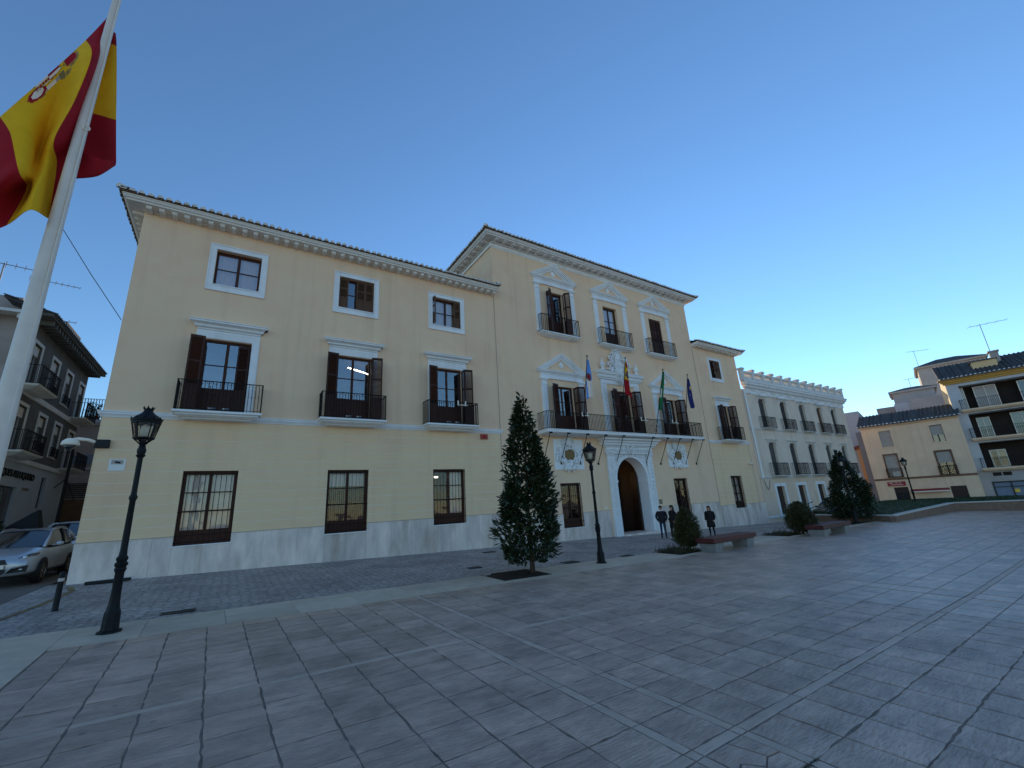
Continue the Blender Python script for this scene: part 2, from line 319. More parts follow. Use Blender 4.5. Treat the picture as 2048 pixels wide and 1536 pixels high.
def wall_holes(mb, x0, x1, z0, z1, holes, depth=.3, mi=0, mr=None):
    mr = mi if mr is None else mr
    xs = sorted({x0, x1, *[h[0] for h in holes], *[h[1] for h in holes]}); zs = sorted({z0, z1, *[h[2] for h in holes], *[h[3] for h in holes]})
    for i in range(len(xs)-1):
        for j in range(len(zs)-1):
            cx, cz = (xs[i]+xs[i+1])/2, (zs[j]+zs[j+1])/2
            if any(h[0] < cx < h[1] and h[2] < cz < h[3] for h in holes): continue
            mb.quad((xs[i], 0, zs[j]), (xs[i+1], 0, zs[j]), (xs[i+1], 0, zs[j+1]), (xs[i], 0, zs[j+1]), mi=mi)
    for a, b, c, d in holes:
        for p in (((a, c), (b, c)), ((b, c), (b, d)), ((b, d), (a, d)), ((a, d), (a, c))):
            (xa, za), (xb, zb) = p
            mb.quad((xa, 0, za), (xb, 0, zb), (xb, depth, zb), (xa, depth, za), mi=mr)
def shell(mb, x0, x1, d, z0, z1, mi=0):         # the other sides of a block
    mb.quad((x0, 0, z0), (x0, d, z0), (x0, d, z1), (x0, 0, z1), mi=mi); mb.quad((x1, 0, z0), (x1, d, z0), (x1, d, z1), (x1, 0, z1), mi=mi)
    mb.quad((x0, d, z0), (x1, d, z0), (x1, d, z1), (x0, d, z1), mi=mi); mb.quad((x0, 0, z1), (x1, 0, z1), (x1, d, z1), (x0, d, z1), mi=mi)

# ---------------------------------------------------------------- building parts
def frame_rect(mb, x0, x1, z0, z1, w, p0, p1, mi=0):
    mb.fb(x0, x0+w, z0, z1, p0, p1, mi); mb.fb(x1-w, x1, z0, z1, p0, p1, mi)
    mb.fb(x0+w, x1-w, z1-w, z1, p0, p1, mi); mb.fb(x0+w, x1-w, z0, z0+w, p0, p1, mi)
def interior(root, x0, x1, z0, z1, rec, depth=1.6, mat='room'):
    mb = MB(); a, b, c, d, y0, y1 = x0-.35, x1+.35, z0-.05, z1+.2, rec+.045, rec+depth
    mb.quad((a, y1, c), (b, y1, c), (b, y1, d), (a, y1, d)); mb.quad((a, y0, c), (a, y1, c), (a, y1, d), (a, y0, d)); mb.quad((b, y0, c), (b, y1, c), (b, y1, d), (b, y0, d))
    mb.quad((a, y0, c), (b, y0, c), (b, y1, c), (a, y1, c)); mb.quad((a, y0, d), (b, y0, d), (b, y1, d), (a, y1, d))
    return mb.build('interior', mat, root)
def curtain(par, x0, x1, z0, z1, y, mat='curtain', waves=9):
    mb = MB(); n = waves*6; vs = []
    for i in range(n+1):
        x = x0+(x1-x0)*i/n; dy = .022*math.sin(2*PI*waves*i/n+.7*math.sin(i*.21))
        vs += [(x, y+dy, z0), (x, y+dy, z1)]
    mb.add(vs, [(2*i, 2*i+2, 2*i+3, 2*i+1) for i in range(n)])
    return mb.build('curtain', mat, par, smooth=True)
def window(root, x0, x1, z0, z1, rec=.2, nx=2, nz=2, fw=.085, panel=0, mat='wood', glass='glass', name='window', room=True, cur=None, depth=1.6):
    mb = MB(); t = .05
    frame_rect(mb, x0, x1, z0, z1, fw, -rec-t, -rec+.02)
    zb = z0+fw
    if panel:
        mb.fb(x0+fw, x1-fw, z0+fw, z0+panel, -rec-.03, -rec); mb.fb(x0+fw, x1-fw, z0+panel, z0+panel+.09, -rec-t, -rec+.012)
        k = max(2, int((x1-x0)/.22))
        for i in range(k):
            a = x0+fw+(x1-x0-2*fw)*(i+.14)/k; b = x0+fw+(x1-x0-2*fw)*(i+.86)/k
            mb.fb(a, b, z0+fw+.07, z0+panel-.06, -rec, -rec+.012)
        zb = z0+panel+.09
    zt = z1-fw; xa, xb = x0+fw, x1-fw; W = (xb-xa)/nx; cells = []
    for i in range(1, nx): mb.fb(xa+W*i-.055, xa+W*i+.055, zb, zt, -rec-t, -rec+.012)
    H = (zt-zb)/nz
    for j in range(1, nz): mb.fb(xa, xb, zb+H*j-.02, zb+H*j+.02, -rec-t+.005, -rec+.006)
    for i in range(nx):
        for j in range(nz):
            cells.append((xa+W*i+(.055 if i else 0), xa+W*(i+1)-(.055 if i < nx-1 else 0), zb+H*j+(.02 if j else 0), zb+H*(j+1)-(.02 if j < nz-1 else 0)))
    w = mb.build(name, mat, root, bevel=.006)
    for a, b, c, d in cells:
        g = MB(); e = RND.uniform(-.0012, .0012)
        g.quad((a, rec+.022+e, c), (b, rec+.022-e, c), (b, rec+.022-e+RND.uniform(-.001, .001), d), (a, rec+.022+e, d)); g.build('pane', glass, w, fix=False)
    if room: interior(root, x0, x1, z0, z1, rec, depth)
    if cur: curtain(w, x0+.03, x1-.03, cur[0], cur[1], rec+.16, cur[2], cur[3] if len(cur) > 3 else 9)
    return w
_sh = {}
def shutter_mesh(w, h, solid=.32, mat='wood'):
    k = (round(w, 2), round(h, 2), mat)
    if k in _sh: return _sh[k]
    keep = Vector(OFF); set_off((0, 0, 0)); mb = MB(); s = .06
    mb.box(0, s, -.02, .02, 0, h); mb.box(w-s, w, -.02, .02, 0, h)
    zs = [0, .1, h*solid, h*solid+.09, h*.64, h*.64+.07, h-.09, h]
    for a, b in ((0, 1), (2, 3), (4, 5), (6, 7)): mb.box(s, w-s, -.018, .018, zs[a], zs[b])
    mb.box(s, w-s, -.008, .008, zs[1], zs[2]); mb.box(s+.05, w-s-.05, -.014, .014, zs[1]+.06, zs[2]-.06)
    for a, b in ((zs[3], zs[4]), (zs[5], zs[6])):
        n = int((b-a)/.055)
        for i in range(n):
            z = a+(b-a)*(i+.5)/n
            mb.add([(s, -.016, z-.022), (w-s, -.016, z-.022), (w-s, .016, z+.022), (s, .016, z+.022), (s, -.016, z-.015), (w-s, -.016, z-.015), (w-s, .016, z+.029), (s, .016, z+.029)],
                   [(0, 1, 2, 3), (4, 7, 6, 5), (0, 4, 5, 1), (2, 6, 7, 3)])
    _sh[k] = mb.mesh('shutter', mat); set_off(keep); return _sh[k]
def shutter(par, x, p, z, w, h, ang, mat='wood'):      # hinged at (x, p); ang 0 = along +x, 90 = straight out of the wall
    return link('shutter', shutter_mesh(w, h, mat=mat), par, Vector((x, -p, z))-OFF, (0, 0, -math.radians(ang)))
def bifold(par, x0, x1, z, h, w=.42, sides='lr', out=.03, mat='wood', la=84, lb=172, ra=96, rb=8, wo=.46):
    if 'l' in sides:
        shutter(par, x0+.01, out, z, w, h, la, mat); a = math.radians(la); shutter(par, x0+.01+w*math.cos(a), out+w*math.sin(a), z, wo, h, lb, mat)
    if 'r' in sides:
        shutter(par, x1-.01, out, z, w, h, ra, mat); a = math.radians(ra); shutter(par, x1-.01+w*math.cos(a), out+w*math.sin(a), z, wo, h, rb, mat)
def railing(par, x0, x1, p1, z0, z1, p0=0.0, step=.13, bar=.010, scroll=False, name='railing'):
    mb = MB(); r = bar
    for z, t in ((z1, .020), (z0+.07, .012)):
        mb.box(x0-.012, x1+.012, -p1-t, -p1+t, z-t*.7, z+t*.7); mb.box(x0-t, x0+t, -p1, -p0, z-t*.7, z+t*.7); mb.box(x1-t, x1+t, -p1, -p0, z-t*.7, z+t*.7)
    n = max(2, int((x1-x0)/step))
    for i in range(n+1):
        x = x0+(x1-x0)*i/n; b = .016 if i in (0, n) else r
        mb.box(x-b, x+b, -p1-b, -p1+b, z0, z1)
        if b == r:
            mb.lathe([(r*1.2, 0), (r*2.1, .03), (r*1.2, .06)], (x, -p1, z0+(z1-z0)*.52), 6)
    n = max(2, int((p1-p0)/step))
    for x in (x0, x1):
        for i in range(n):
            p = p0+(p1-p0)*i/n; mb.box(x-r, x+r, -p-r, -p+r, z0, z1)
    n = int((x1-x0)/.2)
    for i in range(n):
        x = x0+(x1-x0)*(i+.5)/n
        pts = [(x+.08*math.cos(t), -p1, z1-.02-.10*math.sin(t)) for t in [PI*k/5 for k in range(6)]]
        mb.tube(pts, .006, 4)
    return mb.build(name, 'iron', par)
def slab_balcony(root, x0, x1, p, z0, z1, rail, mat='trim', floods=0, step=.115):
    mb = MB(); h = z1-z0
    mb.profile([(0, z0), (p-.34, z0), (p-.30, z0+h*.18), (p-.22, z0+h*.22), (p-.10, z0+h*.45), (p-.09, z0+h*.6), (p-.02, z0+h*.68), (p, z0+h*.72), (p, z1), (0, z1)], x0+p, x1-p, 0)
    b = mb.build('balcony', mat, root)
    railing(b, x0+.05, x1-.05, p-.06, z1, rail, step=step)
    if floods:
        f = MB(); c = (x0+x1)/2
        f.fb(c-.55, c+.75, z1+.05, z1+.09, p-.16, p-.10, 0)
        for k in range(2):
            xx = c-.25+.45*k
            f.fb(xx-.12, xx+.12, z1+.06, z1+.14, p-.14, p-.09, 1); f.fb(xx-.09, xx-.02, z1+.075, z1+.125, p-.09, p-.085, 2)
        f.build('floodlight', ['dark_metal', 'bluegrey', 'white'], b)
    return b
def planter_bracket(par, x, p, z, w=.42):
    mb = MB()
    for s in (-1, 1):
        mb.fb(x+s*w/2-.03, x+s*w/2+.03, z-.16, z+.12, p-.01, p+.02); mb.fb(x+s*w/2-.03, x+s*w/2+.03, z-.16, z-.12, p, p+.2)
    mb.fb(x-w/2, x+w/2, z-.16, z-.12, p+.16, p+.2)
    mb.build('planter_bracket', 'white', par)
_tm = {}
def tile_mesh():
    if 't' in _tm: return _tm['t']
    keep = Vector(OFF); set_off((0, 0, 0)); mb = MB(); n = 7; r0, r1, L, th = .105, .085, .46, .02
    v = []
    for y, r in ((0, r0), (L, r1)):
        for q in (r, r-th):
            v += [(q*math.cos(PI*i/(n-1)), y, q*math.sin(PI*i/(n-1))*.95) for i in range(n)]
    f = []; m = []
    for i in range(n-1):
        f.append((i, i+1, 2*n+i+1, 2*n+i)); f.append((n+i, 3*n+i, 3*n+i+1, n+i+1))
    mb.add(v, f, 0); b = 0
    mb.add([(r0*math.cos(PI*i/(n-1)), -.002, r0*math.sin(PI*i/(n-1))*.95) for i in range(n)]+[(.06*math.cos(PI*i/(n-1)), .004, .055*math.sin(PI*i/(n-1))) for i in range(n)], [(i, i+1, n+i+1, n+i) for i in range(n-1)]+[tuple(range(n, 2*n))], 1)
    mb.add([(r0*math.cos(PI*i/(n-1))*1.003, y, r0*math.sin(PI*i/(n-1))*.955) for y in (-.002, .16) for i in range(n)], [(i, i+1, n+i+1, n+i) for i in range(n-1)], 1)
    _tm['t'] = mb.mesh('roof_tile', ['tile', 'tile_end']); set_off(keep); return _tm['t']
def eave_tiles(par, a, b, slope, pitch=.277, every=1):           # cover tiles along an eave from a to b (local points), roof rising inwards
    a, b = Vector(a), Vector(b); d = b-a; n = int(d.length/pitch); az = math.atan2(d.y, d.x)
    for i in range(n+1):
        p = a+d*(i/n)
        link('roof_tile', tile_mesh(), par, p-OFF+Vector((RND.uniform(-.012, .012), RND.uniform(-.02, .02), RND.uniform(-.006, .006))), (slope, 0, az+RND.uniform(-.03, .03)))

# ================================================================ the setting: ground, street, square
def sheet(name, x0, x1, y0, y1, nx, ny, dz, mat, xf=lambda x, y: (x, y)):
    mb = MB(); vs = []
    for j in range(ny+1):
        for i in range(nx+1):
            x, y = xf(x0+(x1-x0)*i/nx, y0+(y1-y0)*j/ny); vs.append((x, y, gz(x, y)+dz))
    mb.add(vs, [(j*(nx+1)+i, j*(nx+1)+i+1, (j+1)*(nx+1)+i+1, (j+1)*(nx+1)+i) for j in range(ny) for i in range(nx)])
    return struct(mb.build(name, mat, None, fix=False))
mb = MB(); xs = [-900, -200, -60, -30, -20, -10, 0, 7, 14, 20, 30, 40, 50, 60, 80, 300, 900]; ys = [-900, -200, -30, -15, -5, 5, 12.5, 14, 15.5, 17, 19, 24, 40, 120, 900]
vs = [(x, y, gz(x, y)-.09-(.55 if x > 56 else 0)) for y in ys for x in xs]
mb.add(vs, [(j*len(xs)+i, j*len(xs)+i+1, (j+1)*len(xs)+i+1, (j+1)*len(xs)+i) for j in range(len(ys)-1) for i in range(len(xs)-1)])
struct(mb.build('ground', 'earth', None, fix=False))
TH = math.radians(1.6); CT, ST = math.cos(TH), math.sin(TH)
def g2w(x, y): return x*CT-y*ST, x*ST+y*CT          # square grid frame -> world
YF = 19.945                                          # facade line of the town hall
def street_xf(x, t): 
    y0 = g2w(x, 12.34)[1]
    return x, y0+(YF+.3-y0)*t
sheet('street', -4.6, 60, 0, 1, 40, 12, -.012, 'setts', street_xf)
sheet('side_street', -16, -4.6, 12.2, 60, 12, 30, -.016, 'asphalt')
# worn yellow line at the mouth of the side street
mb = MB(); pts = [(-4.6, 12.9), (-3.95, 14.0), (-3.7, 16.2), (-3.62, 18.2), (-3.9, 19.2)]
vs = []
for i, (x, y) in enumerate(pts): vs += [(x-.07, y, gz(x, y)-.004), (x+.07, y, gz(x, y)-.004)]
mb.add(vs, [(2*i, 2*i+1, 2*i+3, 2*i+2) for i in range(len(pts)-1)]); struct(mb.build('road_marking', 'yellow_paint', None, fix=False))

# --- the square: bed, slabs, bands, granite border
plaza = sheet('plaza', -2.0, 56, -8, 10.8, 60, 20, -.010, 'mortar', g2w)
TILT = Matrix.Identity(3)
def slope_rot():                                     # orientation of the near, plane part of the square
    n = Vector((.0255, -.022, 1)).normalized(); x = Vector((CT, ST, 0)); x = (x-n*x.dot(n)).normalized(); y = n.cross(x)
    return Matrix((x, y, n)).transposed()
SR = slope_rot()
PITCH = .5725
def lines(anchors, lo, hi):
    out = []
    return out
xcols = []; xb = []                                  # slab columns and bands as (start, end)
def fill(a, b, n): return [(a+(b-a)*i/n, a+(b-a)*(i+1)/n) for i in range(n)]
BW = .125
x = 3.58; left = []
for k in range(9): left.append((x-PITCH*(k+1), x-PITCH*k))
left.append((-1.98, x-PITCH*9)); xcols += left[::-1]
xb.append((3.58, 3.58+BW)); xcols.append((3.705, 4.275)); xb.append((4.275, 4.40))
x = 4.40
for rep in range(6):
    xcols += [(x+PITCH*k, x+PITCH*(k+1)) for k in range(15)]; x += PITCH*15
    xb.append((x, x+BW)); xcols.append((x+BW, x+BW+PITCH)); xb.append((x+BW+PITCH, x+2*BW+PITCH)); x += 2*BW+PITCH
    if x > 52: break
yrows = []; yb = []
y = 10.78; yrows.append((10.46, 10.78)); y = 10.46
yrows += [(10.46-PITCH*(k+1), 10.46-PITCH*k) for k in range(6)]
yb.append((6.90, 7.03)); yrows += [(2.90+PITCH*k, 2.90+PITCH*(k+1)) for k in range(7)][::-1]
yb.append((2.775, 2.90)); yrows += [(2.775-PITCH*(k+1), 2.775-PITCH*k) for k in range(7)]
yb.append((-1.36, -1.235)); yrows += [(-1.36-PITCH*(k+1), -1.36-PITCH*k) for k in range(7)]
def slab_variant(w, h, seed, jit=.011):
    r = random.Random(seed); mb = MB(); n = 5; pts = []
    def side(a, b):
        for i in range(n):
            t = i/n; pts.append((a[0]+(b[0]-a[0])*t+(r.uniform(-jit, jit) if i else 0), a[1]+(b[1]-a[1])*t+(r.uniform(-jit, jit) if i else 0)))
    c = [(-w/2, -h/2), (w/2, -h/2), (w/2, h/2), (-w/2, h/2)]
    for i in range(4): side(c[i], c[(i+1) % 4])
    N = len(pts); ins = .012
    v = [(x, y, -.03) for x, y in pts]+[(x, y, -.005) for x, y in pts]
    inner = [(x*(1-2*ins/w), y*(1-2*ins/h), r.uniform(-.003, .001)) for x, y in pts]
    v += inner+[(0, 0, .0005)]
    f = [(i, (i+1) % N, N+(i+1) % N, N+i) for i in range(N)]+[(N+i, N+(i+1) % N, 2*N+(i+1) % N, 2*N+i) for i in range(N)]+[(2*N+i, 2*N+(i+1) % N, 3*N) for i in range(N)]
    mb.add(v, f); return mb
GAP = .020
VAR = [slab_variant(PITCH-GAP, PITCH-GAP, 40+i).mesh('paving_slab', 'slab', fix=False) for i in range(7)]
cells = [('slab', a, b) for a in xcols for b in yrows]+[('band', a, b) for a in xb for b in yrows+yb]
for b in yb:                                         # bands across the columns, pieces two slabs long
    cols = xcols; i = 0
    while i < len(cols):
        j = i+1 if i+1 < len(cols) and abs(cols[i+1][0]-cols[i][1]) < .01 else i
        cells.append(('band', (cols[i][0], cols[j][1]), b)); i = j+1
camv = Vector((0, 0, CAM_H))
def visible(x, y):
    d = Vector((x, y, gz(x, y)))-camv; zc = d.dot(_f)
    if zc < .3: return False
    px = 1024+852*d.dot(_r)/zc; py = 768-852*d.dot(_u)/zc
    return -330 < px < 2380 and py < 1900
near = []; far = []
for kind, a, b in cells:
    x, y = g2w((a[0]+a[1])/2, (b[0]+b[1])/2); d = math.hypot(x, y)
    if y < -6 or x > 56 or (not visible(x, y) and d > 9): continue
    w, h = a[1]-a[0], b[1]-b[0]
    (near if (x < 13.8 and visible(x, y)) else far).append((w*h*(d**-3), kind, x, y, w, h, d))
near.sort(reverse=True)
near = [n for n in near if not (n[1] == 'slab' and abs(n[2]-g2w(3.99, 2.49)[0]) < .2 and abs(n[3]-g2w(3.99, 2.49)[1]) < .2)]
FR = [[(3.72, 2.22), (3.86, 2.22), (3.94, 2.38), (3.83, 2.52), (3.72, 2.47)], [(3.88, 2.22), (4.26, 2.22), (4.26, 2.42), (4.1, 2.44), (3.96, 2.38)], [(3.72, 2.49), (3.83, 2.54), (3.97, 2.40), (4.1, 2.46), (4.02, 2.76), (3.72, 2.76)], [(4.12, 2.46), (4.26, 2.44), (4.26, 2.76), (4.04, 2.76)]]
for fr in FR:
    mb = MB(); up = []
    for x, y in fr: X, Y = g2w(x, y); up.append((X, Y, gz(X, Y)+RND.uniform(-.004, .003)))
    n_ = len(up); mb.add(up+[(x, y, z-.03) for x, y, z in up], [tuple(range(n_))]+[(i, n_+i, n_+(i+1) % n_, (i+1) % n_) for i in range(n_)]); mb.build('slab_fragment', 'slab', plaza, fix=False)
mb = MB()
for k in range(70):
    t = RND.random(); X, Y = g2w(4.16+.24*t+RND.gauss(0, .012), 2.19-.12*t*0+RND.gauss(0, .012)); z = gz(X, Y)-.008; a_ = RND.uniform(0, 6.28); w_ = .006
    mb.add([(X-w_*math.cos(a_), Y-w_*math.sin(a_), z), (X+w_*math.cos(a_), Y+w_*math.sin(a_), z), (X+RND.uniform(-.02, .02), Y+RND.uniform(-.02, .02), z+RND.uniform(.009, .017))], [(0, 1, 2)])
o = mb.build('moss_tuft', 'grass', plaza, fix=False); o['kind'] = 'stuff'

NS = [n for n in near if n[1] == 'slab']; NB = [n for n in near if n[1] == 'band']
far += NS[300:]+NB[120:]
bandmesh = {}
for _, kind, x, y, w, h, d in NS[:300]+NB[:120]:
    if kind == 'slab' and abs(w-PITCH) < .004 and abs(h-PITCH) < .004: me = VAR[RND.randrange(7)]
    else:
        k = (kind, round(w, 2), round(h, 2), RND.randrange(2))
        if k not in bandmesh: bandmesh[k] = slab_variant(w-GAP*.8, h-GAP*.8, hash(k[1:]) % 999, .004).mesh('paving_slab' if kind == 'slab' else 'paving_band', kind, fix=False)
        me = bandmesh[k]
    rot = SR @ Matrix.Rotation(RND.choice((0, PI)), 3, 'Z') @ Matrix.Rotation(RND.uniform(-.003, .003), 3, 'X') @ Matrix.Rotation(RND.uniform(-.003, .003), 3, 'Y')
    link('paving_slab' if kind == 'slab' else 'paving_band', me, plaza, (x, y, gz(x, y)+RND.uniform(-.0025, .0015)), rot.to_euler())
for kind, nm in (('slab', 'distant_slabs'), ('band', 'distant_bands')):
    mb = MB(); tones = []
    for _, k, x, y, w, h, d in far:
        if k != kind: continue
        g = .009; w2, h2 = w/2-g, h/2-g; vs = []; dz = RND.uniform(-.002, .002)
        for sx, sy in ((-1, -1), (1, -1), (1, 1), (-1, 1)):
            px, py = x+sx*w2*CT-sy*h2*ST, y+sx*w2*ST+sy*h2*CT; vs.append((px, py, gz(px, py)+dz))
        lo = [(p[0], p[1], p[2]-.014) for p in vs]
        mb.add(vs+lo, [(0, 1, 2, 3), (0, 4, 5, 1), (1, 5, 6, 2), (2, 6, 7, 3), (3, 7, 4, 0)]); tones += [RND.random()]*8
    o = mb.build(nm, kind+'_far', plaza, fix=False); o['kind'] = 'stuff'
    at = o.data.attributes.new('tone', 'FLOAT', 'POINT'); at.data.foreach_set('value', tones)
# granite border along the street and on the side-street end
border = sheet('granite_border', -3.6, 56, 10.8, 12.33, 60, 3, -.026, 'mortar', g2w)
def border_slab(x0, x1, y0, y1):
    mb = MB(); vs = []; g = .004
    for x, y in ((x0+g, y0+g), (x1-g, y0+g), (x1-g, y1-g), (x0+g, y1-g)):
        X, Y = g2w(x, y); vs.append((X, Y, gz(X, Y)+.001))
    lo = [(p[0], p[1], p[2]-.03) for p in vs]
    mb.add(vs+lo, [(0, 1, 2, 3), (0, 4, 5, 1), (1, 5, 6, 2), (2, 6, 7, 3), (3, 7, 4, 0)]); mb.build('granite_slab', 'granite', border, fix=False)
PITS = [(7.05, 8.85, 11.05, 12.55), (15.2, 16.9, 11.1, 12.5), (24.0, 25.9, 11.1, 12.5), (32.6, 36.4, 11.2, 12.9)]      # planting pits, grid frame (x0,x1,y0,y1)
def cut(x0, x1, y0, y1):
    for a, b, c, d in PITS:
        if x0 < b and x1 > a and y0 < d and y1 > c:
            if x0 < a: cut(x0, a, y0, y1)
            if x1 > b: cut(b, x1, y0, y1)
            m0, m1 = max(x0, a), min(x1, b)
            if y0 < c: border_slab(m0, m1, y0, c)
            if y1 > d: border_slab(m0, m1, d, y1)
            return
    border_slab(x0, x1, y0, y1)
x = -2.0
while x < 52:
    w = RND.choice((1.15, 1.3, 1.3, 1.45)); s = 10.8+RND.choice((.62, .78, .95))
    cut(x, x+w, 10.8, s); cut(x, x+w, s, 12.33); x += w
sheet('granite_edge', -3.9, -2.0, -6, 12.33, 3, 20, -.03, 'mortar', g2w)
y = -5.0
while y < 12.2:
    border_slab(-3.3, -2.0, y, min(y+.95, 12.33)); y += .95
for a, b, c, d in PITS:
    mb = MB(); n = 8; vs = []
    for j in range(n+1):
        for i in range(n+1):
            X, Y = g2w(a+(b-a)*i/n, c+(d-c)*j/n); vs.append((X, Y, gz(X, Y)-.012+(RND.uniform(-.012, .03) if 0 < i < n and 0 < j < n else 0)))
    mb.add(vs, [(j*(n+1)+i, j*(n+1)+i+1, (j+1)*(n+1)+i+1, (j+1)*(n+1)+i) for j in range(n) for i in range(n)])
    struct(mb.build('planting_pit', 'soil', None, fix=False))
# ================================================================ town hall
TX, TZ = 12.0, gz(12, YF)
hall = thing('town_hall', 'long cream three-storey town hall with white pedimented centre and arched portal', 'building', (TX, YF, TZ))
set_off((TX, 0, TZ))
def gfac(X): return gz(X, YF)
CL = (-.75, 4.22, 9.03); CC = (16.9, 22.05, 27.0); CR = 34.15
# openings: (x0,x1,z0,z1)
hl = []
for c in CL: hl += [(c-.83, c+.83, 11.76, 13.4), (c-.82, c+.82, 6.2, 9.3), (c-.86, c+.86, 1.42, 4.04)]
hc = []
for c in CC: hc.append((c-.70, c+.70, 12.6, 15.66))
hc += [(CC[0]-.84, CC[0]+.84, 6.2, 9.1), (CC[1]-.92, CC[1]+.92, 6.2, 9.28), (CC[2]-.84, CC[2]+.84, 6.2, 9.1)]
hc += [(16.02, 17.56, .68, 3.18), (26.28, 27.76, .68, 3.28)]
hr = [(33.42, 34.86, 11.55, 13.16), (CR-.72, CR+.72, 6.2, 9.14), (33.32, 34.84, .87, 3.35)]
mb = MB(); wall_holes(mb, -4.12, 12.13, 0, 14.62, hl, .28); shell(mb, -4.12, 12.13, 14, 0, 14.62); mb.build('wall', 'plaster', hall)
mb = MB()      # centre block: the arch is cut out separately between x 20.5 and 23.6
AX0, AX1, AZS = 20.62, 23.48, 3.28; AC = (AX0+AX1)/2; AR = (AX1-AX0)/2
wall_holes(mb, 12.13, 31.3, -.6, 18.3, hc+[(AX0, AX1, -.6, AZS+AR+.001)], .28); shell(mb, 12.13, 31.3, 19, -.6, 18.3)
n = 24; arc = [(AC-AR*math.cos(PI*i/n), AZS+AR*math.sin(PI*i/n)) for i in range(n+1)]
mb.v = mb.v
for i in range(n):
    (a, b), (c, d) = arc[i], arc[i+1]
    mb.quad((a, 0, b), (c, 0, d), (c, 0, AZS+AR+.001), (a, 0, AZS+AR+.001))
mb.build('wall', 'plaster', hall)
mb = MB(); wall_holes(mb, 31.3, 37.62, -1, 14.3, hr, .28); shell(mb, 31.3, 37.62, 14, -1, 14.3); mb.build('wall', 'plaster', hall)
mb = MB(); mb.box(-4.0, 30, 14.1, 40, 0, 15.2); mb.build('unseen_shade_block', 'plaster', hall)  # unseen block added behind the hall to darken the side street
# arch soffit and white reveals
mb = MB(); D = .75; IN = .006; arci = [(AC-(AR-IN)*math.cos(PI*i/n), AZS+(AR-IN)*math.sin(PI*i/n)) for i in range(n+1)]
for i in range(n):
    (a, b), (c, d) = arci[i], arci[i+1]; mb.quad((a, -.103, b), (c, -.103, d), (c, D, d), (a, D, b))
mb.quad((AX0+IN, -.083, -.5), (AX0+IN, -.083, AZS), (AX0+IN, D, AZS), (AX0+IN, D, -.5)); mb.quad((AX1-IN, -.083, -.5), (AX1-IN, -.083, AZS), (AX1-IN, D, AZS), (AX1-IN, D, -.5))
for s, x in ((1, AX0), (-1, AX1)): mb.box(min(x-.02*s, x+.07*s), max(x-.02*s, x+.07*s), -.10, D-.05, AZS-.16, AZS-.02)
mb.build('arch_reveal', 'trim', hall, smooth=False)
# thin building joints and downpipe
for x, z0, z1 in ((12.13, 1.6, 14.3), (31.3, .5, 14.0), (36.85, .8, 6.0)):
    mb = MB(); mb.tube([(x, -.018, z0), (x, -.018, z1)], .018, 6); mb.build('joint', 'marble_cap', hall)
# --- rusticated courses of the ground floor
def courses(x0, x1, za, zb, holes, n=11):
    H = (zb-za)/n
    for i in range(n):
        a, b = za+H*i, za+H*(i+1); cuts = [(h[0], h[1]) for h in holes if h[2] < b-.03 and h[3] > a+.04]
        xs = [x0]+[c for h in cuts for c in h]+[x1]
        for k in range(0, len(xs), 2):
            # a hole that ends inside the course is trimmed with the course above
            mb = MB(); xa, xb = xs[k], xs[k+1]; mb.fb(xa, xb, a+.014, b-.014, .001, .016); mb.build('plaster_course', 'plaster_low', hall)
    mb = MB(); xs = [x0]+[c for h in holes for c in (h[0], h[1])]+[x1]
    for k in range(0, len(xs), 2): mb.fb(xs[k], xs[k+1], za, zb, .0005, .006)
    for h in holes: mb.fb(h[0], h[1], h[3], zb, .0005, .006)
    mb.build('course_joints', 'joint_white', hall)
gl = [(c-.86, c+.86, 1.42, 4.045) for c in CL]
courses(-4.12, 12.1, 1.735, 5.93, gl)
courses(31.35, 36.82, 1.17, 5.915, [(33.32, 34.84, .87, 3.36)], 13)
# --- marble socle, single slabs
def socle(x0, x1, zt, holes, wmin=.55, wmax=1.25):
    xs = [x0]; marks = sorted([c for h in holes for c in (h[0], h[1])])+[x1]; x = x0
    for m in marks:
        while m-x > wmax: x += RND.uniform(wmin, wmax); x = min(x, m); xs.append(x)
        if m-x > .02: x = m; xs.append(m)
    for a, b in zip(xs, xs[1:]):
        top = zt
        for h in holes:
            if h[0]-.01 < (a+b)/2 < h[1]+.01: top = h[2]-.03
        mb = MB(); mb.fb(a+.002, b-.002, min(gfac(a), gfac(b))-.15, top, .001, .045+RND.uniform(-.003, .003)); mb.build('marble_slab', 'marble', hall)
    ys = [x0]+[c for h in holes for c in (h[0], h[1])]+[x1]
    for k in range(0, len(ys), 2): mb = MB(); mb.fb(ys[k], ys[k+1], zt-.025, zt+.004, .0495, .06); mb.build('socle_capping', 'marble_cap', hall)
socle(-4.14, 12.1, 1.76, [(c-.86, c+.86, 1.42) for c in CL])
socle(12.16, 19.75, 1.48, [(16.02, 17.56, .68)]); socle(24.3, 31.27, 1.48, [(26.28, 27.76, .68)]); socle(31.33, 37.66, 1.17, [(33.32, 34.84, .87)])
# --- string course
for x0, x1 in ((-4.14, 12.14), (31.34, 37.0)):
    mb = MB(); mb.profile([(0, 5.92), (.035, 5.93), (.045, 5.97), (.09, 6.03), (.10, 6.05), (.10, 6.10), (.12, 6.11), (.12, 6.15), (0, 6.17)], x0, x1); mb.build('string_course', 'trim', hall)

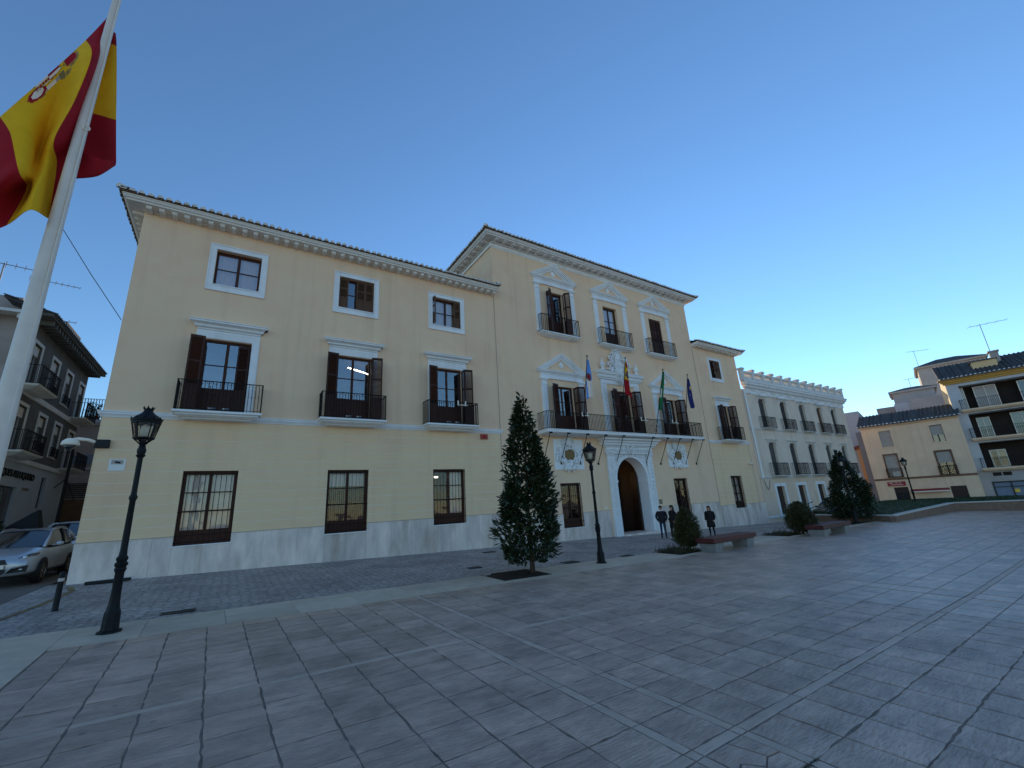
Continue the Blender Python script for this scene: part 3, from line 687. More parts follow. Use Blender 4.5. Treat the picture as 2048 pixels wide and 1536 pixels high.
# --- upper windows of the wings
def upper_window(c, z0, z1, w, cur=None, shut=None):
    o = MB(); fw = .245; a, b = c-w, c+w
    frame_rect(o, a-fw, b+fw, z0-.30, z1+.25, fw-.0, .001, .035); frame_rect(o, a-.05, b+.05, z0-.05, z1+.05, .05, .036, .055); frame_rect(o, a-fw, b+fw, z0-.3, z1+.25, .05, .036, .06)
    o.build('window_surround', 'trim', hall, bevel=.006)
    win = window(hall, a, b, z0, z1, .2, 2, 2, cur=cur)
    h = z1-z0-.06
    if shut == 'half':
        shutter(win, a+.02, -.10, z0+.03, .42, h, 4, 'wood_old'); shutter(win, b-.82, -.12, z0+.03, .42, h, 2, 'wood_old'); shutter(win, b-.42, -.10, z0+.03, .40, h, 6, 'wood_old')
    elif shut == 'one':
        shutter(win, a+.015, -.13, z0+.03, .4, h, 82, 'wood_old'); shutter(win, b-.36, -.08, z0+.03, .38, h, 14, 'wood_old')
    elif shut == 'right':
        shutter(win, c-.02, -.05, z0+.03, .68, h, 8, 'wood_old')
    return win
upper_window(CL[0], 11.76, 13.4, .83, (11.8, 13.4, 'curtain_warm', 13)); upper_window(CL[1], 11.76, 13.4, .83, None, 'half'); upper_window(CL[2], 11.76, 13.4, .83, (11.8, 13.4, 'curtain', 12), 'one')
upper_window(34.14, 11.55, 13.16, .72, None, 'right')
# --- balcony doors of the wings
def hood(c, zc=0, w=1.37):
    o = MB(); o.profile([(0, 9.66+zc), (.05, 9.68+zc), (.07, 9.74+zc), (.15, 9.78+zc), (.17, 9.86+zc), (.24, 9.90+zc), (.30, 9.93+zc), (.30, 9.99+zc), (.33, 10.0+zc), (.33, 10.03+zc), (0, 10.06+zc)], c-w+.33, c+w-.33)
    o.fb(c-1.10*w/1.37, c+1.10*w/1.37, 9.32+zc, 9.66+zc, .001, .045)
    o.build('window_hood', 'trim', hall)
    o = MB(); a = .82*w/1.37; b = 1.10*w/1.37
    for x0, x1 in ((c-b, c-a), (c+a, c+b)): o.fb(x0, x1, 6.17, 9.32+zc, .001, .05); o.fb(x0+.03, x1-.03, 6.2, 9.30+zc, .05, .068)
    for k, zz in enumerate((9.36, 9.45, 9.55)): o.fb(c-b+.06*k, c+b-.06*k, zz+zc, zz+.012+zc, .045, .056)
    o.build('window_surround', 'trim', hall, bevel=.005)
for i, c in enumerate(CL):
    hood(c)
    d = window(hall, c-.82, c+.82, 6.2, 9.3, .16, 2, 2, .09, panel=1.0, name='balcony_door', depth=2.6)
    if i == 0:
        bifold(d, c-.82, c+.82, 6.22, 3.02, sides='l'); shutter(d, c+.36, -.08, 6.25, .42, 2.9, 3)
    else: bifold(d, c-.82, c+.82, 6.22, 3.02)
    b = slab_balcony(hall, c-1.42, c+1.42, .74, 5.93, 6.2, 7.35, floods=1)
    if i == 2: planter_bracket(b, c+.45, .70, 7.3)
    if i == 1:
        t = MB(); t.tube([(c+.0, 1.2, 9.15), (c+.95, 1.75, 9.15)], .035, 8); t.tube([(c+1.05, 1.85, 9.15), (c+1.25, 1.95, 9.15)], .035, 8); t.build('tube_lamp', 'tube_light', hall)
hood(CR, -.18, 1.22)
d = window(hall, CR-.72, CR+.72, 6.2, 9.14, .16, 2, 2, .09, panel=1.0, name='balcony_door', cur=(7.2, 9.1, 'curtain', 9)); bifold(d, CR-.72, CR+.72, 6.22, 2.88)
slab_balcony(hall, CR-1.42, CR+1.42, .7, 5.95, 6.18, 7.25, floods=1)
# --- barred ground floor windows
def bars(x0, x1, z0, z1, par):
    o = MB(); n = 10
    for i in range(n+1):
        x = x0+.03+(x1-x0-.06)*i/n; o.tube([(x, -.0, z0), (x, -.0, z1)], .009, 5)
    for z in (z0+.10, z0+.34, z0+(z1-z0)*.44, z1-.12): o.box(x0, x1, -.008, .012, z-.012, z+.012)
    o.build('grille', 'iron', par)
for i, (x0, x1, z0, z1) in enumerate([(c-.86, c+.86, 1.42, 4.04) for c in CL]+[(16.02, 17.56, .68, 3.18), (26.28, 27.76, .68, 3.28), (33.32, 34.84, .87, 3.35)]):
    cur = {0: (1.9, 4.0, 'curtain', 12), 1: (3.35, 4.0, 'curtain', 12), 5: (1.4, 3.3, 'curtain', 8)}.get(i)
    w = window(hall, x0, x1, z0, z1, .17, 2, 3, .12, panel=.42, cur=cur, glass='glass_clear')
    bars(x0, x1, z0, z1, w)
    o = MB(); o.fb(x0-.03, x1+.03, z0-.03, z0+.002, -.1, .07); o.build('window_sill', 'trim', w)
    if i == 2:
        curtain(w, (x0+x1)/2, x1-.03, 1.9, 4.0, .33, 'curtain', 6)
        t = MB(); t.tube([(x0+.1, .9, 3.75), (x0+.75, 1.25, 3.75)], .035, 8); t.build('tube_lamp', 'tube_light', hall)
# --- cornices, corbels, roofs
def corbel_row(x0, x1, z0, z1, p0, p1, step, w, mat='cornice_stone', par=None):
    n = int((x1-x0)/step); keep = None
    for i in range(n+1):
        x = x0+(x1-x0)*i/n
        mb = MB(); mb.prism([(0, 0), (0, 0)], 0, 0) if False else None
        pr = [(p0, z0), (p0, z1), (p1, z1), (p1, z0+(z1-z0)*.45), (p1-.04, z0+(z1-z0)*.15), (p0+.1, z0)]
        m = len(pr); v = [(x-w/2, -p, z) for p, z in pr]+[(x+w/2, -p, z) for p, z in pr]
        mb.add(v, [tuple(range(m)), tuple(range(2*m-1, m-1, -1))]+[(k, k+m, (k+1) % m+m, (k+1) % m) for k in range(m)])
        mb.build('corbel', mat, par or hall)
def eaves(x0, x1, z, p, depth, ridge, over=(1, 1), mat='cornice_stone', rise=.34, back=3.0):
    """cornice moulding + sloping roof with its row of eave tiles; z = underside of the cornice at the wall"""
    o = MB(); pr = [(0, z-.05), (.06, z-.04), (.06, z+.02), (p*.72, z+.03), (p*.74, z+.09), (p*.82, z+.11), (p*.86, z+.17), (p*.9, z+.19), (p*.9, z+.24), (0, z+.26)]
    n = len(pr); v = []
    xa = lambda q: x0-q*over[0]; xc = lambda q: x1+q*over[1]
    path = [lambda q, zz: (xa(q), back, zz), lambda q, zz: (xa(q), -q, zz), lambda q, zz: (xc(q), -q, zz), lambda q, zz: (xc(q), back, zz)]
    for fn in path: v += [fn(q, zz) for q, zz in pr]
    o.add(v, [(s*n+i, s*n+i+1, (s+1)*n+i+1, (s+1)*n+i) for s in range(3) for i in range(n-1)])
    o.build('cornice', mat, hall)
    r = MB(); ax, bx = x0-p*over[0], x1+p*over[1]; zz = z+.27; d = depth; h = d*math.tan(rise)
    v = [(ax, -p, zz), (bx, -p, zz), (bx-d*over[1], d-p, zz+h), (ax+d*over[0], d-p, zz+h), (ax, 2*d-p, zz), (bx, 2*d-p, zz)]
    r.add(v, [(0, 1, 2, 3), (0, 3, 4), (1, 5, 2), (3, 2, 5, 4)]); v2 = [(a, b, c-.03) for a, b, c in v]
    r.add(v2, [(0, 1, 2, 3), (0, 3, 4), (1, 5, 2), (3, 2, 5, 4)])
    r.add([v[0], v[1], v2[1], v2[0]], [(0, 1, 2, 3)]); r.add([v[0], v[4], v2[4], v2[0]], [(0, 1, 2, 3)])
    rf = r.build('roof', 'tile', hall)
    eave_tiles(rf, (ax+.1, -p-.05, zz), (bx-.1, -p-.05, zz), rise)
    if over[0]: eave_tiles(rf, (ax-.05, 2*d-p-1 if d < 8 else 13, zz), (ax-.05, -p+.2, zz), rise)
    for s, xx in ((0, ax), (1, bx)):
        if over[s]:
            link('roof_tile', tile_mesh(), rf, Vector((xx+(-.02 if s == 0 else .02), -p-.08, zz+.04))-OFF, (rise*.7, 0, -PI/4 if s == 0 else PI/4)).scale = (1.35, 1.3, 1.3)
    return rf
eaves(-4.12, 12.1, 14.42, .70, 7.0, 0, (1, .12)); corbel_row(-3.95, 11.98, 14.30, 14.45, 0, .40, .40, .17)
for k in range(8):
    mb = MB(); y = .3+.4*k; mb.box(-4.12-.40, -4.12, y-.085, y+.085, 14.32, 14.45); mb.build('corbel', 'cornice_stone', hall)
eaves(31.4, 37.62, 14.12, .66, 7.0, 0, (0, 1)); corbel_row(31.6, 37.5, 14.0, 14.14, 0, .38, .38, .16)
eaves(12.13, 31.3, 18.12, .86, 9.6, 0, (1, 1), 'trim', back=14); corbel_row(12.3, 31.15, 18.05, 18.15, .1, .52, .62, .2, 'trim')
for k in range(22):
    mb = MB(); y = .2+.62*k; mb.box(12.13-.52, 12.13-.1, y-.1, y+.1, 18.06, 18.15); mb.build('corbel', 'trim', hall)
mb = MB(); mb.profile([(0, 17.74), (.03, 17.76), (.03, 17.82), (.07, 17.84), (.07, 17.98), (.12, 18.0), (.12, 18.04), (0, 18.06)], 12.13, 31.3)
for x in (12.13,): mb.box(x-.09, x, 0, 14, 17.78, 18.0)
mb.build('architrave', 'trim', hall)
mb = MB(); n = 170
for i in range(n): x = 12.15+19.1*i/(n-1); mb.fb(x-.035, x+.035, 18.0, 18.065, .1, .2)
for i in range(100): y = .05+.112*i; mb.box(12.13-.2, 12.13-.1, y-.035, y+.035, 18.0, 18.065)
mb.build('dentils', 'trim', hall)['kind'] = 'stuff'
# --- pedimented windows of the centre
def pilaster(o, x, w, z0, z1, p):
    o.fb(x-w/2-.05, x+w/2+.05, z0, z0+.18, .001, p+.04); o.fb(x-w/2, x+w/2, z0+.18, z1-.42, .001, p)
    o.fb(x-w/2-.03, x+w/2+.03, z1-.42, z1-.37, .001, p+.03); o.fb(x-w/2, x+w/2, z1-.37, z1-.16, .001, p)
    o.fb(x-w/2-.04, x+w/2+.04, z1-.16, z1-.10, .001, p+.04); o.fb(x-w/2-.09, x+w/2+.09, z1-.10, z1, .001, p+.09)
def pediment(c, z, hw, apex, zt):
    """z = top of pilasters, apex height above cornice"""
    o = MB(); o.fb(c-hw+.28, c+hw-.28, z, z+.34, .001, .08)
    n = int((2*hw-.6)/.07)
    for i in range(n): x = c-hw+.3+(2*hw-.6)*(i+.5)/n; o.fb(x-.017, x+.017, z+.26, z+.335, .08, .11)
    zc = z+.34
    o.profile([(0, zc), (.10, zc+.01), (.13, zc+.07), (.19, zc+.09), (.19, zc+.15), (.22, zc+.17), (.22, zc+.2), (0, zc+.22)], c-hw+.22, c+hw-.22)
    zb = zc+.2; H = apex; L = math.hypot(hw, H); ux, uz = hw/L, H/L
    for s in (-1, 1):
        for t0, t1, p in ((0, .07, .24), (.07, .17, .19), (.17, .23, .14), (.23, .34, .07)):
            a = (c+s*hw, zb); b = (c, zb+H); nx, nz = s*uz, ux
            q = [(a[0]+s*0-nx*0, a[1]), (b[0], b[1])]
            def off(t): dz = t/ux; return [(c+s*(hw-t/ uz) if False else c+s*hw*(1-dz/H), zb), (c, zb+H-dz)]
            A, B = off(t0); C, Dd = off(t1)
            o.prism([A, B, Dd, C], -p, -.001)
    o.build('pediment', 'trim', hall)
    m = MB(); m.lathe([(.0, 0), (.16, 0), (.19, .02), (.19, .05), (.14, .06), (.12, .04), (.06, .07), (.0, .08)], (0, 0, 0), 20)
    m.v = [(c+x*.85, -zz-.002, zb+H*.38+y*1.1) for x, y, zz in m.v]; m.build('medallion', 'trim', hall)
for i, c in enumerate(CC):
    for s in (-1, 1): o = MB(); pilaster(o, c+s*1.47, .38, 12.62, 16.1, .09); o.build('pilaster', 'trim', hall, bevel=.008)
    pediment(c, 16.1, 1.95, 1.07, 0)
    d = window(hall, c-.70, c+.70, 12.6, 15.66, .22, 2, 2, .1, panel=1.0, name='balcony_door', cur=(13.6, 15.6, 'curtain_warm', 8) if i == 1 else None)
    if i == 0: bifold(d, c-.70, c+.70, 12.62, 3.0, w=.36, wo=.36, la=70, lb=150, ra=110, rb=30)
    if i == 2:
        for k in range(4): shutter(d, c-.68+.34*k, -.10, 12.65, .34, 2.95, 5 if k % 2 else -5)
    slab_balcony(hall, c-1.6, c+1.6, .46, 12.3, 12.55, 13.72, step=.13)
for c in (CC[0], CC[2]+.05):
    for s in (-1, 1): o = MB(); pilaster(o, c+s*1.5, .40, 6.2, 9.52, .10); o.build('pilaster', 'trim', hall, bevel=.008)
    pediment(c, 9.52, 2.0, 1.22, 0)
# --- stucco ornament
def scroll(o, x, z, r, p, t=.022, turn=1, a0=0.0):
    pts = []; rs = []
    for i in range(9):
        k = i/8; a = a0+turn*k*4.6; q = r*(1-.78*k)
        pts.append((x+q*math.cos(a), -p-.02*math.sin(k*3), z+q*math.sin(a))); rs.append(t*(1.15-.5*k))
    o.tube(pts, rs, 5)
def leafy(o, x, z, L, a, p, w=.35):
    dx, dz = math.cos(a), math.sin(a)
    v = [(x, -p, z), (x+dx*L*.5-dz*L*w, -p+.005, z+dz*L*.5+dx*L*w), (x+dx*L, -p-.035, z+dz*L), (x+dx*L*.5+dz*L*w, -p+.005, z+dz*L*.5-dx*L*w), (x+dx*L*.45, -p-.06, z+dz*L*.45), (x+dx*L*.5, -.0, z+dz*L*.5)]
    o.add(v, [(0, 1, 4), (1, 2, 4), (2, 3, 4), (3, 0, 4), (0, 5, 1), (1, 5, 2), (2, 5, 3), (3, 5, 0)])
def ornament(o, pts, p=.05, r=(.08, .16), leaves=2, seed=3):
    q = random.Random(seed)
    for x, z in pts:
        rr = q.uniform(*r)*1.25; scroll(o, x, z, rr, p+.02, rr*.26, q.choice((-1, 1)), q.uniform(0, 6.28))
        for _ in range(leaves): a = q.uniform(0, 6.28); leafy(o, x+rr*.6*math.cos(a), z+rr*.6*math.sin(a), rr*q.uniform(.7, 1.2), a+q.uniform(-.6, .6), p*.8)
        if q.random() < .5: o.blob((x+q.uniform(-rr, rr), -p, z+q.uniform(-rr, rr)), rr*.3, rr*.3, rr*.3, 0, 6, 4)
def sym(c, pts): return [(c+x, z) for x, z in pts]+[(c-x, z) for x, z in pts if abs(x) > .04]
# middle door: carved pilasters, cornice, urns and crest
c = CC[1]+.02
o = MB()
for s in (-1, 1):
    o.fb(c+s*1.60-.25, c+s*1.60+.25, 6.2, 10.0, .001, .07); o.fb(c+s*1.60-.19, c+s*1.60+.19, 6.4, 9.9, .07, .08)
o.profile([(0, 10.0), (.12, 10.02), (.14, 10.10), (.2, 10.14), (.22, 10.3), (.28, 10.34), (.32, 10.4), (.32, 10.48), (.35, 10.5), (.35, 10.55), (0, 10.6)], c-1.9, c+1.9)
o.fb(c-1.36, c+1.36, 9.72, 10.0, .001, .05)
o.build('door_surround', 'trim', hall, bevel=.006)
for s in (-1, 1): o = MB(); ornament(o, [(c+s*1.60+RND.uniform(-.05, .05), 6.5+.2*k) for k in range(17)], .09, (.07, .12), 2, 5+s); o.build('carved_relief', 'stucco', hall)
for s in (-1, 1):
    o = MB(); o.lathe([(.2, 0), (.2, .06), (.12, .10), (.08, .2), (.13, .28), (.19, .36), (.2, .44), (.13, .5), (.10, .54), (.13, .57), (.06, .64), (.035, .78), (.05, .84), (.012, .92)], (c+s*1.66, -.18, 10.58), 14); o.build('urn', 'trim', hall, smooth=True)
o = MB(); pts = []
prof = [(10.6, .62), (10.9, .85), (11.2, .92), (11.5, .78), (11.8, .55), (12.05, .36), (12.3, .18)]
for z, w in prof:
    k = max(1, int(w/.2))
    for i in range(k+1): pts.append((w*i/k, z+(.06 if i % 2 else 0)))
ornament(o, sym(c, pts), .14, (.10, .19), 3, 17)
o.prism([(c-.36, 10.72), (c-.40, 11.35), (c-.2, 11.55), (c, 11.5), (c+.2, 11.55), (c+.40, 11.35), (c+.36, 10.72), (c, 10.6)], -.15, -.001)
o.lathe([(.26, 0), (.30, .1), (.24, .18), (.30, .34), (.12, .46), (.03, .56)], (c, -.1, 11.55), 10, 0, 1, .5)
ornament(o, sym(c, [(0, 10.3), (.2, 10.2), (.12, 10.0), (.25, 9.95), (0, 9.85), (.1, 9.75), (0, 10.45), (.24, 10.42)]), .34, (.07, .13), 2, 23)
o.build('crest', 'stucco', hall)
# first-floor doors of the centre
for i, (cx, hw, zt) in enumerate(((CC[0], .84, 9.1), (CC[1], .92, 9.28), (CC[2], .84, 9.1))):
    d = window(hall, cx-hw, cx+hw, 6.2, zt, .18, 2, 2, .09, panel=1.0, name='balcony_door', depth=2.4); bifold(d, cx-hw, cx+hw, 6.2, zt-6.24, w=.46, wo=.5, lb=165, rb=15)
    if i == 1: shutter(d, cx-.1, -.5, 6.3, .8, 2.9, 62)
# long balcony
BX0, BX1, BP = 14.72, 29.36, .95
mb = MB(); mb.profile([(0, 5.92), (BP-.12, 5.97), (BP-.06, 6.0), (BP, 6.02), (BP, 6.16), (BP+.03, 6.17), (BP+.03, 6.2), (0, 6.205)], BX0+BP, BX1-BP); bal = mb.build('balcony', 'trim', hall)
railing(bal, BX0+.05, BX1-.05, BP-.05, 6.2, 7.24, step=.12)
for x in (CC[0]+.75, CC[1]+.85, CC[2]-.85): planter_bracket(bal, x, BP-.02, 7.2)
f = MB()
for cx in CC: f.fb(cx-.2, cx+1.1, 6.28, 6.31, BP-.16, BP-.1); f.fb(cx+.1, cx+.7, 6.27, 6.36, BP-.2, BP-.15)
f.build('floodlight', 'dark_metal', bal)
o = MB()
for x in (19.6, 25.9, 28.5):
    for k in range(5): scroll(o, x-.2+.1*k, 7.05+.05*(k % 2), .07, BP+.0, .008, 1 if k % 2 else -1, k)
o.build('railing_ornament', 'iron', bal)
for x in (14.9, 16.2, 17.7, 19.2, 20.8, 23.62, 25.15, 26.5, 27.95, 29.22):
    o = MB(); o.tube([(x, -BP+.05, 5.98), (x, -.02, 4.33)], .022, 6); o.fb(x-.06, x+.06, 4.25, 4.37, 0.001, .05); o.fb(x-.05, x+.14, 5.93, 6.01, BP-.08, BP+.01)
    o.build('stay_rod', 'iron', bal)
# portal
o = MB(); Z0 = -.45
for s in (-1, 1):
    xa = AC+s*1.86
    o.fb(xa-.30, xa+.30, Z0, .92, .001, .22); o.fb(xa-.26, xa+.26, .92, 4.95, .001, .14); o.fb(xa-.31, xa+.31, .92, 1.02, .14, .2); o.fb(xa-.30, xa+.30, 4.83, 4.95, .14, .2)
    o.fb(xa-.17, xa+.17, 1.15, 4.7, .14, .155)
n = 28
for i in range(n):
    a0, a1 = PI*i/n, PI*(i+1)/n
    q = [(AC-AR*math.cos(a0), AZS+AR*math.sin(a0)), (AC-AR*math.cos(a1), AZS+AR*math.sin(a1)), (AC-(AR+.16)*math.cos(a1), AZS+(AR+.16)*math.sin(a1)), (AC-(AR+.16)*math.cos(a0), AZS+(AR+.16)*math.sin(a0))]
    o.prism(q, -.1, -.002)
    q2 = [(AC-(AR+.1)*math.cos(a0), AZS+(AR+.1)*math.sin(a0)), (AC-(AR+.1)*math.cos(a1), AZS+(AR+.1)*math.sin(a1)), (AC-(AR+.1)*math.cos(a1), 4.96), (AC-(AR+.1)*math.cos(a0), 4.96)]
    o.prism(q2, -.06, -.002)
for s in (-1, 1): o.fb(min(AC+s*AR, AC+s*(AR+.18)), max(AC+s*AR, AC+s*(AR+.18)), Z0, AZS, .001, .08); 
o.fb(AC-2.2, AC+2.2, 4.95, 5.36, .001, .16); o.fb(AC-2.25, AC+2.25, 4.93, 4.99, .16, .2)
o.profile([(0, 5.36), (.20, 5.37), (.24, 5.44), (.34, 5.48), (.36, 5.60), (.44, 5.64), (.46, 5.74), (.6, 5.80), (.62, 5.92), (0, 5.93)], AC-2.15, AC+2.15)
o.build('portal', 'trim', hall)
for s in (-1, 1): o = MB(); ornament(o, [(AC+s*1.86+RND.uniform(-.04, .04), 1.3+.19*k) for k in range(18)], .165, (.06, .10), 2, 31+s); o.build('carved_relief', 'stucco', hall)
o = MB()
ornament(o, [(AC-2.05+.2*k, 5.16+RND.uniform(-.05, .05)) for k in range(21) if abs(k-10) > 1], .18, (.08, .13), 2, 37)
ornament(o, sym(AC, [(.0, 5.2), (.0, 5.4), (.15, 5.3), (.25, 5.1), (0, 4.95), (.12, 5.5)]), .26, (.10, .16), 3, 39)
ornament(o, sym(AC, [(1.30, 4.75), (1.1, 4.78), (.9, 4.82), (.7, 4.86), (1.38, 4.5), (1.36, 4.25), (.5, 4.9)]), .07, (.07, .12), 2, 41)
o.build('carved_relief', 'stucco', hall)
# cartouche panels
for cx, z0, z1, hw in ((16.86, 3.95, 5.77, 1.13), (27.1, 4.06, 5.76, 1.08)):
    o = MB(); o.fb(cx-hw, cx+hw, z0, z1, .001, .05); pn = o.build('relief_panel', 'trim', hall, bevel=.01)
    cz = (z0+z1)/2-.04; o = MB(); pts = []
    for k in range(26):
        a = 2*PI*k/26; pts.append((cx+.66*math.cos(a), cz+.50*math.sin(a)))
    for k in range(12): pts.append((cx+RND.uniform(-.4, .4), z0+.12+RND.uniform(-.08, .1))); pts.append((cx+RND.uniform(-.45, .45), z1-.22+RND.uniform(-.1, .12)))
    for k in range(10): pts.append((cx+RND.choice((-1, 1))*RND.uniform(.7, .88), cz+RND.uniform(-.35, .35)))
    ornament(o, pts, .12, (.09, .16), 2, 51); o.build('cartouche', 'stucco', pn)
    def sq(a, rx, rz): e = .75; return (cx+rx*math.copysign(abs(math.cos(a))**e, math.cos(a)), cz+rz*math.copysign(abs(math.sin(a))**e, math.sin(a)))
    o = MB(); o.prism([sq(2*PI*k/28, .40, .33) for k in range(28)], -.10, -.05); o.build('bronze_plate', 'bronze', pn)
    o = MB(); ring = [sq(2*PI*k/28, .44, .37) for k in range(29)]; o.tube([(x, -.10, z) for x, z in ring], .045, 6, cap=False); o.build('plate_rim', 'stucco', pn, smooth=True)
# entrance hall behind the arch
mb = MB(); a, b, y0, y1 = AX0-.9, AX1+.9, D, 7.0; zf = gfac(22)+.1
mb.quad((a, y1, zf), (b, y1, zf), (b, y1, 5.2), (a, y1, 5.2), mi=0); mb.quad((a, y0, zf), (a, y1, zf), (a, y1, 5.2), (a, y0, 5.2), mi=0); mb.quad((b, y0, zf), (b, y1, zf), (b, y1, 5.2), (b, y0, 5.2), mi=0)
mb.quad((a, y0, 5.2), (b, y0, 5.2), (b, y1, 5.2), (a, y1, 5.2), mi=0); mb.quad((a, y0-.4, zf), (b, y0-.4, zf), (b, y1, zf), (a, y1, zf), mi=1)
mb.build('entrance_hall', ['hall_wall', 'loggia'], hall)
mb = MB(); mb.box(AX0-.15, AX1+.15, -.35, 1.2, gfac(22)-.3, zf+.012); mb.build('door_step', 'marble', hall)
for s in (-1, 1):
    mb = MB(); w = 1.30 if s < 0 else 1.0; h = 3.9; mb.box(0, w, -.05, .05, 0, h)
    for j in range(4):
        for i in range(2): mb.box(.08+i*w*.47, .02+(i+1)*w*.47, -.075, .075, .15+j*.95, .95+j*.95)
    keep = Vector(OFF); set_off((0, 0, 0)); me = mb.mesh('door_leaf', 'brown_door'); set_off(keep)
    link('door_leaf', me, hall, Vector((AX0+.04 if s < 0 else AX1-.04, D+.05, zf+.02))-OFF, (0, 0, math.radians(100 if s < 0 else 68)))
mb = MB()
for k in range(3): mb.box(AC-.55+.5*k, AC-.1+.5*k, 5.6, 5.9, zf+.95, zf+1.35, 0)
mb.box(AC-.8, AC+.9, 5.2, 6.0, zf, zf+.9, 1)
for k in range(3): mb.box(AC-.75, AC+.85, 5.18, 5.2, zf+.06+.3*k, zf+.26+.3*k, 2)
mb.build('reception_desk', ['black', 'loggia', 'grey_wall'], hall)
mb = MB(); mb.lathe([(.05, 0), (.11, .05), (.13, .2), (.10, .32), (.03, .36)], (AC+.55, 3.0, 3.15), 10); mb.build('wall_lamp', 'sconce_glow', hall)
ld = bpy.data.lights.new('entrance_lamp', 'POINT'); ld.energy = .6; ld.color = (1, .6, .25); ld.shadow_soft_size = .12
lo = bpy.data.objects.new('entrance_lamp', ld); COL.objects.link(lo); lo.parent = hall; lo.location = Vector((AC+.55, 2.75, 3.35))-OFF
mb = MB(); mb.box(AC+.45, AC+1.8, 3.2, 3.32, zf, 5.1); mb.build('partition', 'hall_wall', hall)
# small fittings fixed to the walls are things of their own
set_off((0, 0, 0))
def fitting(name, mbs, mat, label, cat, bevel=.004):
    mbs.v = [(x, y+YF, z) for x, y, z in mbs.v]; o = mbs.build(name, mat, None, bevel=bevel); return tag(o, label, cat)
o = MB(); o.fb(10.86, 11.26, 5.6, 5.86, .017, .12); o.fb(11.0, 11.12, 5.67, 5.79, .12, .13, 1); fitting('alarm_box', o, ['red_box', 'flag_red'], 'small red alarm box on the cream wall under the string course', 'alarm box')
o = MB(); o.fb(-3.7, -3.26, 4.06, 4.46, .017, .03, 0); o.fb(-3.64, -3.32, 4.28, 4.43, .03, .032, 1); o.prism([(-3.55, 4.33), (-3.40, 4.30), (-3.38, 4.36), (-3.53, 4.39)], -.036, -.032, 2); fitting('camera_sign', o, ['cornice_stone', 'blind', 'black'], 'pale square camera warning sign on the wall near the left corner', 'sign')
o = MB(); o.fb(24.40, 24.72, 1.62, 1.92, .001, .02); o.fb(24.44, 24.68, 1.66, 1.88, .02, .026, 1)
for k in range(4): o.fb(24.48, 24.64-.03*(k % 2), 1.84-.05*k, 1.85-.05*k, .026, .028, 2)
fitting('wall_plaque', o, ['metal_grey', 'brass', 'dark_metal'], 'small square metal plaque beside the entrance arch', 'plaque')
o = MB(); o.fb(19.35, 19.5, 1.55, 1.72, .001, .02); fitting('white_plate', o, 'white', 'tiny white plate left of the entrance arch above the marble', 'plate')
cam_root = thing('dome_camera', 'white dome security camera on a bracket at the left corner of the wall', 'security camera', (-4.12, YF-.1, 4.95))
o = MB(); o.box(-.02, .36, -.06, .10, -.12, .16); o.build('mount_box', 'black', cam_root, bevel=.01)
o = MB(); o.tube([(-.0, -.03, .06), (-.2, -.03, .14), (-.42, -.05, .16), (-.58, -.06, .10)], [.06, .055, .06, .07], 10); o.build('arm', 'white', cam_root, smooth=True)
o = MB(); o.lathe([(.03, .22), (.12, .20), (.21, .11), (.235, 0), (.22, -.02)], (-.6, -.06, -.04), 18); o.build('housing', 'white', cam_root, smooth=True)
o = MB(); o.lathe([(.16, 0), (.14, -.08), (.07, -.14), (.01, -.155)], (-.6, -.06, -.06), 14); o.build('dome', 'car_glass', cam_root, smooth=True)
cam2 = thing('bullet_camera', 'small white camera on the right wing wall beside the white house', 'security camera', (36.4, YF-.02, 4.3))
o = MB(); o.tube([(0, 0, 0), (0, -.14, -.02)], .03, 8); o.build('arm', 'white', cam2); o = MB(); o.tube([(-.16, -.16, .02), (.16, -.2, -.06)], .07, 10); o.build('housing', 'white', cam2, smooth=True)
o = MB(); o.tube([(.16, -.2, -.06), (.19, -.205, -.065)], .06, 10); o.build('lens', 'black', cam2)
# ================================================================ white house next door
NX = 37.68
nb = thing('white_house', 'faded off-white three-storey house with balustraded parapet beside the town hall', 'building', (NX, YF, gz(NX, YF)))
set_off((NX, 0, gz(NX, YF)))
hall = nb
NUP = (40.72, 44.6, 48.38, 52.25, 55.62); NLO = (40.86, 44.64, 48.36, 52.2, 55.95); NGF = (40.68, 44.5, 48.35, 52.2, 56.0)
hn = [(c-.60, c+.60, 7.5, 10.3) for c in NUP]+[(c-.62, c+.62, 3.28, 6.24) for c in NLO]+[(c-.68, c+.68, 0 if i != 2 else -.75, 2.36) for i, c in enumerate(NGF)]
mb = MB(); wall_holes(mb, NX+.02, 58.6, 3.2, 11.0, [h for h in hn if h[2] > 3], .24); wall_holes(mb, NX+.02, 58.6, -1.6, 3.2, [h for h in hn if h[2] < 3], .24, 1); shell(mb, NX+.02, 58.6, 13, -1.6, 11.0); mb.build('wall', ['neighbour', 'neighbour_low'], nb)
def brown_doors(c, hw, z0, z1, half=False, mat='wood_old'):
    o = MB(); o.fb(c-hw, c+hw, z0, z1, -.27, -.21)
    for s in (-1, 1):
        o.fb(c+s*hw*.5-hw*.42, c+s*hw*.5+hw*.42, z0+.1, z0+(z1-z0)*.34, -.21, -.195)
        n = int((z1-z0)*.6/.06)
        for k in range(n):
            z = z0+(z1-z0)*.38+k*.06; o.fb(c+s*hw*.5-hw*.4, c+s*hw*.5+hw*.4, z, z+.04, -.21, -.198)
    return o.build('balcony_door', mat, nb)
def n_hood(c, z, w):
    o = MB(); o.profile([(0, z), (.05, z+.01), (.07, z+.08), (.14, z+.11), (.16, z+.17), (0, z+.19)], c-w+.16, c+w-.16)
    for s in (-1, 1): o.fb(c+s*(w-.28)-.07, c+s*(w-.28)+.07, z-.35, z, .001, .09)
    o.build('window_hood', 'old_trim', nb)
